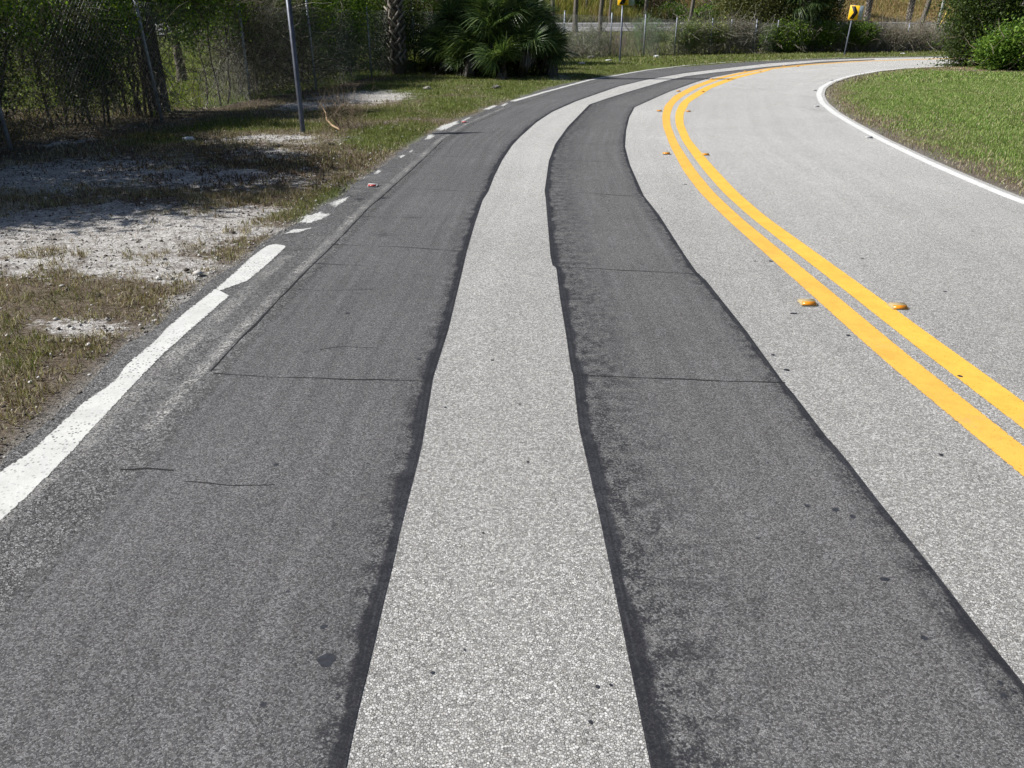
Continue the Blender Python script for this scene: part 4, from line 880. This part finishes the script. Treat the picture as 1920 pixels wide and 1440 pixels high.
# ------------------------------------------------------------------ far growth
def far(px, D): return VP(px, 60, D)[:2]
PT_ = 'slim tree trunks between the fence and the highway'
for px, D, wpx, ln, lb in [(1039, 49, 8, -.1, 'slim trunk right beside the palmetto, wrapped in creeper'), (1081, 58, 9.5, 0, 'thick pale trunk between palmetto and chevron sign'), (1124, 56, 8.5, .25, 'slightly leaning trunk just left of the tall chevron sign'),
                       (1207, 57, 7.5, .1, 'trunk right of the tall chevron sign'), (1290, 60, 7.5, .5, 'leaning trunk above the viny fence'), (1014, 60, 6, 0, 'trunk showing just above the palmetto edge'),
                       (1716, 60, 10, 1.3, 'leaning brown trunk left of the white pole'), (1783, 63, 9, .4, 'trunk right of the white pole')]:
    h = 9.; r = wpx/2/FPX*D*.93
    tree('pine_tree', lb, far(px, D), h, (4.5, 4.5, 3.2), r, (ln*1.3, 0), GO, 150, 30, (.16, .05), 8, (.17, .15, .13), .4, group=PT_, cz=8.2)
for px, D, wpx, lb in [(1142, 78, 4.5, 'thin dark trunk on the far side of the highway behind the chevron sign'), (1366, 82, 4, 'thin grey trunk on the embankment above the viny fence'), (1097, 82, 3.2, 'very thin trunk on the embankment left of the chevron sign'), (1077, 76, 3.5, 'dark thin trunk hidden behind the thick pale trunk'), (1332, 82, 3.5, 'thin pale trunk in the shrubs of the embankment')]:
    tree('pine_tree', lb, far(px, D), 8., (3.5, 3.5, 3), wpx/2/FPX*D*.93, (0.2, 0), GO, 110, 30, (.16, .05), 6, (.20, .17, .15), .4, group='thin trees on the embankment', cz=7.5)
# ground level growth behind the far fence
FG = 'shrubs along the far fence'
shrub('fence_shrub', 'low grey scrub at the fence foot right of the palmetto', 'shrub', beh(8.2, .6), (2.4, 1.2, .6), 300, 60, 30, (.06, .03), [(.16, .17, .12), (.11, .12, .07), (.2, .19, .15)], 0, FG, (.3, .8), .008, twc=[(.2, .18, .15), (.26, .24, .2)])
shrub('fence_shrub', 'grey green scrub with long arching leaves behind the fence', 'shrub', beh(8.75, 1.), (2.6, 1.6, 1.2), 160, 60, 30, (.16, .03), [(.12, .14, .10), (.16, .18, .12)], 6, FG, (.5, 1.3), .012, twc=[(.28, .27, .2), (.2, .2, .15)])
shrub('fence_shrub', 'brown dry scrub behind the tall chevron sign post', 'shrub', beh(9.3, 1.6), (1.6, 1.4, 1.0), 300, 20, 20, (.06, .03), [(.2, .16, .12)], 4, FG, (.4, 1.), .008, twc=[(.25, .2, .16), (.2, .16, .13)])
shrub('fence_shrub', 'feathery bright green shrub on the fence right of the tall chevron sign', 'shrub', beh(10.55, .9), (2.2, 1.6, 1.75), 120, 110, 35, (.14, .022), [(.20, .31, .15), (.25, .36, .20), (.15, .22, .11)], 8, FG, (.6, 1.4), .008, tw_up=1.2, sig=.2)
shrub('fence_shrub', 'viny green curtain covering the fence right of the feathery shrub', 'shrub', beh(11.4, .25), (1.9, .8, 1.6), 260, 150, 35, (.10, .05), [(.22, .28, .12), (.28, .35, .14), (.34, .40, .17)], 6, FG, (.5, 1.4), .009, twc=[(.30, .28, .23), (.22, .19, .16)])
shrub('fence_shrub', 'second viny green curtain with yellow green top on the far fence', 'shrub', beh(12.1, .25), (2.2, .8, 1.6), 260, 150, 35, (.10, .05), [(.23, .28, .12), (.38, .44, .11), (.19, .23, .11)], 6, FG, (.5, 1.4), .009, twc=[(.30, .28, .23), (.22, .19, .16)])
shrub('fence_shrub', 'grey brown twig curtain on the fence left of the dark tree', 'shrub', beh(13.2, .25), (2.4, .7, 1.6), 600, 60, 35, (.08, .04), [(.2, .2, .13), (.26, .26, .18)], 6, FG, (.5, 1.4), .009, twc=[(.36, .34, .30), (.28, .26, .22), (.2, .18, .15)])
for k_, (s_, lb) in enumerate([(15.25, 'left part of the clipped looking green hedge by the leaning chevron sign'), (15.9, 'middle part of the green hedge behind the leaning chevron sign'), (16.6, 'right end of the green hedge on the far fence')]):
    shrub('hedge_shrub', lb, 'shrub', beh(min(s_+.15*k_, 17.4), .1), (2.6, 1.2, 1.42+.1*(k_ == 0)), 260, 320, 45, (.11, .06), [(.14, .23, .035), (.20, .31, .05), (.08, .13, .03)], 6, 'hedge on the far fence', (.5, 1.2), .01, zc=.95 if k_ else .78, twc=[(.30, .28, .23), (.22, .19, .16)])
for k_, (s_, lb) in enumerate([(17.3, 'dry brown grassy scrub behind the fence right of the hedge'), (17.9, 'dry grey scrub around the yellow guy guards'), (18.5, 'dry scrub behind the fence near the dark bush')]):
    shrub('dry_scrub', lb, 'shrub', beh(s_, .6), (4.2, 1.4, 1.05), 2400, 30, 25, (.08, .03), [(.2, .2, .1)], 0, 'dry scrub along the far fence', (.5, 1.3), .007, tw_up=1.6, twc=[(.42, .36, .30), (.34, .28, .23), (.28, .28, .17), (.46, .42, .36)])
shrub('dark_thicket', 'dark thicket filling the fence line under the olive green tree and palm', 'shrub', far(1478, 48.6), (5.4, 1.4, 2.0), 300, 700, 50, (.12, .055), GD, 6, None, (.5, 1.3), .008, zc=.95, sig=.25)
# olive tree + sabal over the far fence
tree('olive_tree', 'bushy olive green tree over the far fence', far(1432, 48.4), 5., (5.4, 3.0, 5.4), .16, (0, 0), [(.12, .13, .05), (.17, .18, .07), (.22, .22, .09), (.07, .08, .03)], 1000, 45, (.13, .06), 14, cz=2.4, sig=.38)
tree('olive_tree', 'dark shaded tree behind the palm on the far fence', far(1506, 49.2), 5., (3.8, 3.0, 5.8), .16, (0, 0), GD, 800, 45, (.13, .06), 14, cz=2.3, sig=.36)
palm('cabbage_palm', 'cabbage palm with hanging fan leaves at the far fence left of the leaning sign', far(1500, 47.2), 2.5, 30, 8, .2, True, 1.25)
palm('cabbage_palm', 'shaggy palm on the tan embankment right of the leaning sign', VP(1627, 25, 92)[:2], 4.2, 22, 14, .25, True, 1.6)
palm('cabbage_palm', 'shaggy palm on the tan embankment left of the leaning brown trunk', VP(1706, 25, 98)[:2], 4.2, 22, 14, .25, True, 1.6)
palm('cabbage_palm', 'palm high on the embankment above the hedge', VP(1575, 10, 100)[:2], 4.8, 22, 10, .25, True, 1.7)
# embankment bushes
EB = 'bushes on the embankment'
for px, D, sz, pal, lb in [(1180, 84, (3, 2, 2.2), GB, 'bright green bush at the embankment foot right of the tall chevron sign'), (1258, 84, (3, 2, 1.3), GB, 'bright green bush at the embankment foot above the far fence'), (1236, 86, (6, 3, 3.2), [(.14, .11, .08), (.10, .08, .05)], 'brown dry bush on the embankment'), (1318, 74, (3, 2.4, 1.5), GB, 'green bush beside the leaning trunk'), (1385, 80, (6, 3, 2.8), GO, 'olive bush on the embankment left of the olive tree'),
                   (1350, 84, (5, 3, 3.), [(.18, .15, .09), (.12, .11, .05)], 'dry olive bush high on the embankment')]:
    shrub('embankment_bush', lb, 'bush', far(px, D), sz, 200, 130, 35, (.22, .1), pal, 5, EB, (.8, 2), .02, sig=.3)
# white pole, guys
pb = VP(1756, 54, 76); o = empty('light_pole', (pb[0], pb[1], fence_z(pb[:2])), label='slender white pole standing beside the highway', cat='pole')
v, f = tubes(np.array([[[0, 0, -.3], [.2, 0, 4], [.5, 0, 9.5]]]), np.array([[.14, .12, .09]]), 10, True); mk('shaft', v, f, simple('pale_pole', (.55, .56, .56), .5), o)
mb = MB(); box(mb, (0, 0, .1), (.5, .5, .5)); mb.build('base', simple('pole_concrete', (.3, .3, .3), .9), o)
gb = G(1738, 93.5); tt_ = VP(1838, -85, gb[1]+2); guy('left yellow guy wire guard at the far fence', (*gb, 0), VP(1832, -85, gb[1]+2.5), 3., rg=.03)
gb2 = gb+np.array([.12, .1]); guy('right yellow guy wire guard at the far fence', (*gb2, 0), VP(1850, -85, gb[1]+3.4), 3., rg=.03)
up = VP(1848, 60, gb[1]+3)[:2]; o = empty('utility_pole', (*up, 0), label='wooden utility pole behind the dark bush at right', cat='pole')
v, f = tubes(np.array([[[0, 0, -.1], [0, 0, 4.], [0, 0, 8.]]]), np.array([[.16, .14, .11]]), 12, True); mk('shaft', v, f, simple('pole_wood_b', (.2, .17, .14), .9, 0, 20, .25), o)

# ------------------------------------------------------------------ right side bushes
c1 = G(1822, 127); 
shrub('dark_bush', 'tall dark green bush at the right reaching over the road edge', 'bush', G(1852, 127)+np.array([-.1, 1.0]), (2.9, 2.8, 4.8), 320, 620, 60, (.10, .055), GD, 10, None, (.6, 1.4), .007, zc=2.2, sig=.3, stem_r=.035, twc=[(.07, .06, .05), (.12, .10, .08)])  # dark leaf colours carry the shade of the crown overhead
shrub('leafy_bush', 'bright green leafy bush at the right edge on the lawn', 'bush', G(1925, 134)+np.array([.0, .6]), (3.3, 2.2, 1.6), 120, 300, 60, (.12, .065), GB+[(.24, .37, .07)], 8, None, (.3, .8), .006, zc=.7, sig=.15, stem_r=.02)
shrub('leafy_bush', 'bright leafy branch cluster above the leafy bush at the right edge', 'bush', G(1925, 124)+np.array([.1, .9]), (2.9, 1.4, 2.1), 60, 110, 50, (.12, .065), GB+[(.24, .37, .07)], 5, None, (.3, .9), .007, zc=1.65, sig=.13, stem_r=.02)
tree('oak_tree', 'grey barked oak rising behind the bushes at the right edge', G(1880, 121)+np.array([1.2, 1.6]), 6., (6.5, 6., 4.4), .3, (.3, 0), GD, 500, 45, (.12, .06), 18, (.2, .19, .18), .35, cz=5.4)
tree('oak_tree', 'dark oak trunk and crown beyond the right edge bushes', (24.5, 33.), 6., (6.5, 6., 6.4), .3, (.3, 0), GD, 500, 45, (.14, .07), 18, (.16, .15, .14), .4, cz=4.)
tree('evergreen_tree', 'dark evergreen behind the tall dark bush at right', (23.5, 38.5), 5., (5, 4.5, 5.6), .22, (0, 0), GD, 420, 40, (.14, .07), 10, (.16, .15, .14), .4, cz=3.)
P = scatter(26000, 14.5, 24, 27.5, 34, lambda P: inside_right(P) & (np.exp(-(((P[:, 0]-18.5)/3.)**2+((P[:, 1]-30.8)/1.8)**2)) > rng.uniform(.15, 1, len(P)))); c = pick([(.36, .27, .17), (.25, .18, .11), (.45, .36, .24)], None, len(P))
blades('leaf_litter', P, .05, .03, c, 1.3, label='tan leaf litter under the bushes at the right', cat='leaf litter')
# distant wooded mass left and behind for the open sides
for px_, (x, y, s_) in enumerate([(-30, 20, 1.), (-34, 30, 1.1), (-28, 8, .9)]):
    tree('distant_tree', ['round crowned tree beyond the highway at the left', 'tall dark tree beyond the highway at the left', 'broad tree in the field at the left'][px_], (x, y), 7*s_, (8, 8, 6), .3, (0, 0), GD, 200, 40, (.3, .15), 10, cz=5., sig=.6)
# pebbles on the sand and grit, leaf litter under the shade tree
P = scatter(30000, -8, -1.6, 2.4, 15, lambda P: frame_ok(P)); rd = rdist(P); sd_, g_, _, _ = cover(P, rd); k = (rd > -.02) & (rng.uniform(size=len(P)) < .25+.5*sd_+np.exp(-rd/.12)) & ~inside_right(P); P = P[k]; n = len(P)
oc = np.array([(1, 0, 0), (0, 1, 0), (-1, 0, 0), (0, -1, 0), (0, 0, .7), (0, 0, -.5)]); of = np.array([(0, 1, 4), (1, 2, 4), (2, 3, 4), (3, 0, 4), (1, 0, 5), (2, 1, 5), (3, 2, 5), (0, 3, 5)])
sz = rng.gamma(2., .0028, n)+.002; V_ = oc[None]*sz[:, None, None]*rng.uniform(.6, 1.4, (n, 6, 3)); V_ = V_+np.c_[P, np.maximum(terr(P), 0)+sz*.2][:, None]
pc = pick([(.5, .48, .45), (.3, .28, .26), (.14, .12, .10), (.66, .64, .6), (.08, .07, .06)], None, n)
tag(mk('pebbles', V_.reshape(-1, 3), (np.arange(n)[:, None, None]*6+of[None]).reshape(-1, 3), M_TWIG, col=np.repeat(pc, 6, 0)), 'small loose pebbles and grit on the left verge', 'pebbles', kind='stuff')
cc_ = [G(420, 325), G(500, 300), G(330, 300), G(250, 262), G(480, 345), G(100, 275)]
P = np.concatenate([c_+rng.normal(0, 1, (3800, 2))*np.array([.9, .7]) for c_ in cc_]); rd = rdist(P); k = (rd > .15) & (fbm(P[:, 0]*3, P[:, 1]*3, 88) > .42) & (~behind_fence(P)); P = P[k]
blades('leaf_litter', P, .05, .012, pick([(.16, .10, .06), (.10, .07, .05), (.24, .16, .10), (.06, .045, .035)], None, len(P)), 1.35, label='dark brown leaf litter under the dappled shade on the left verge', cat='leaf litter')
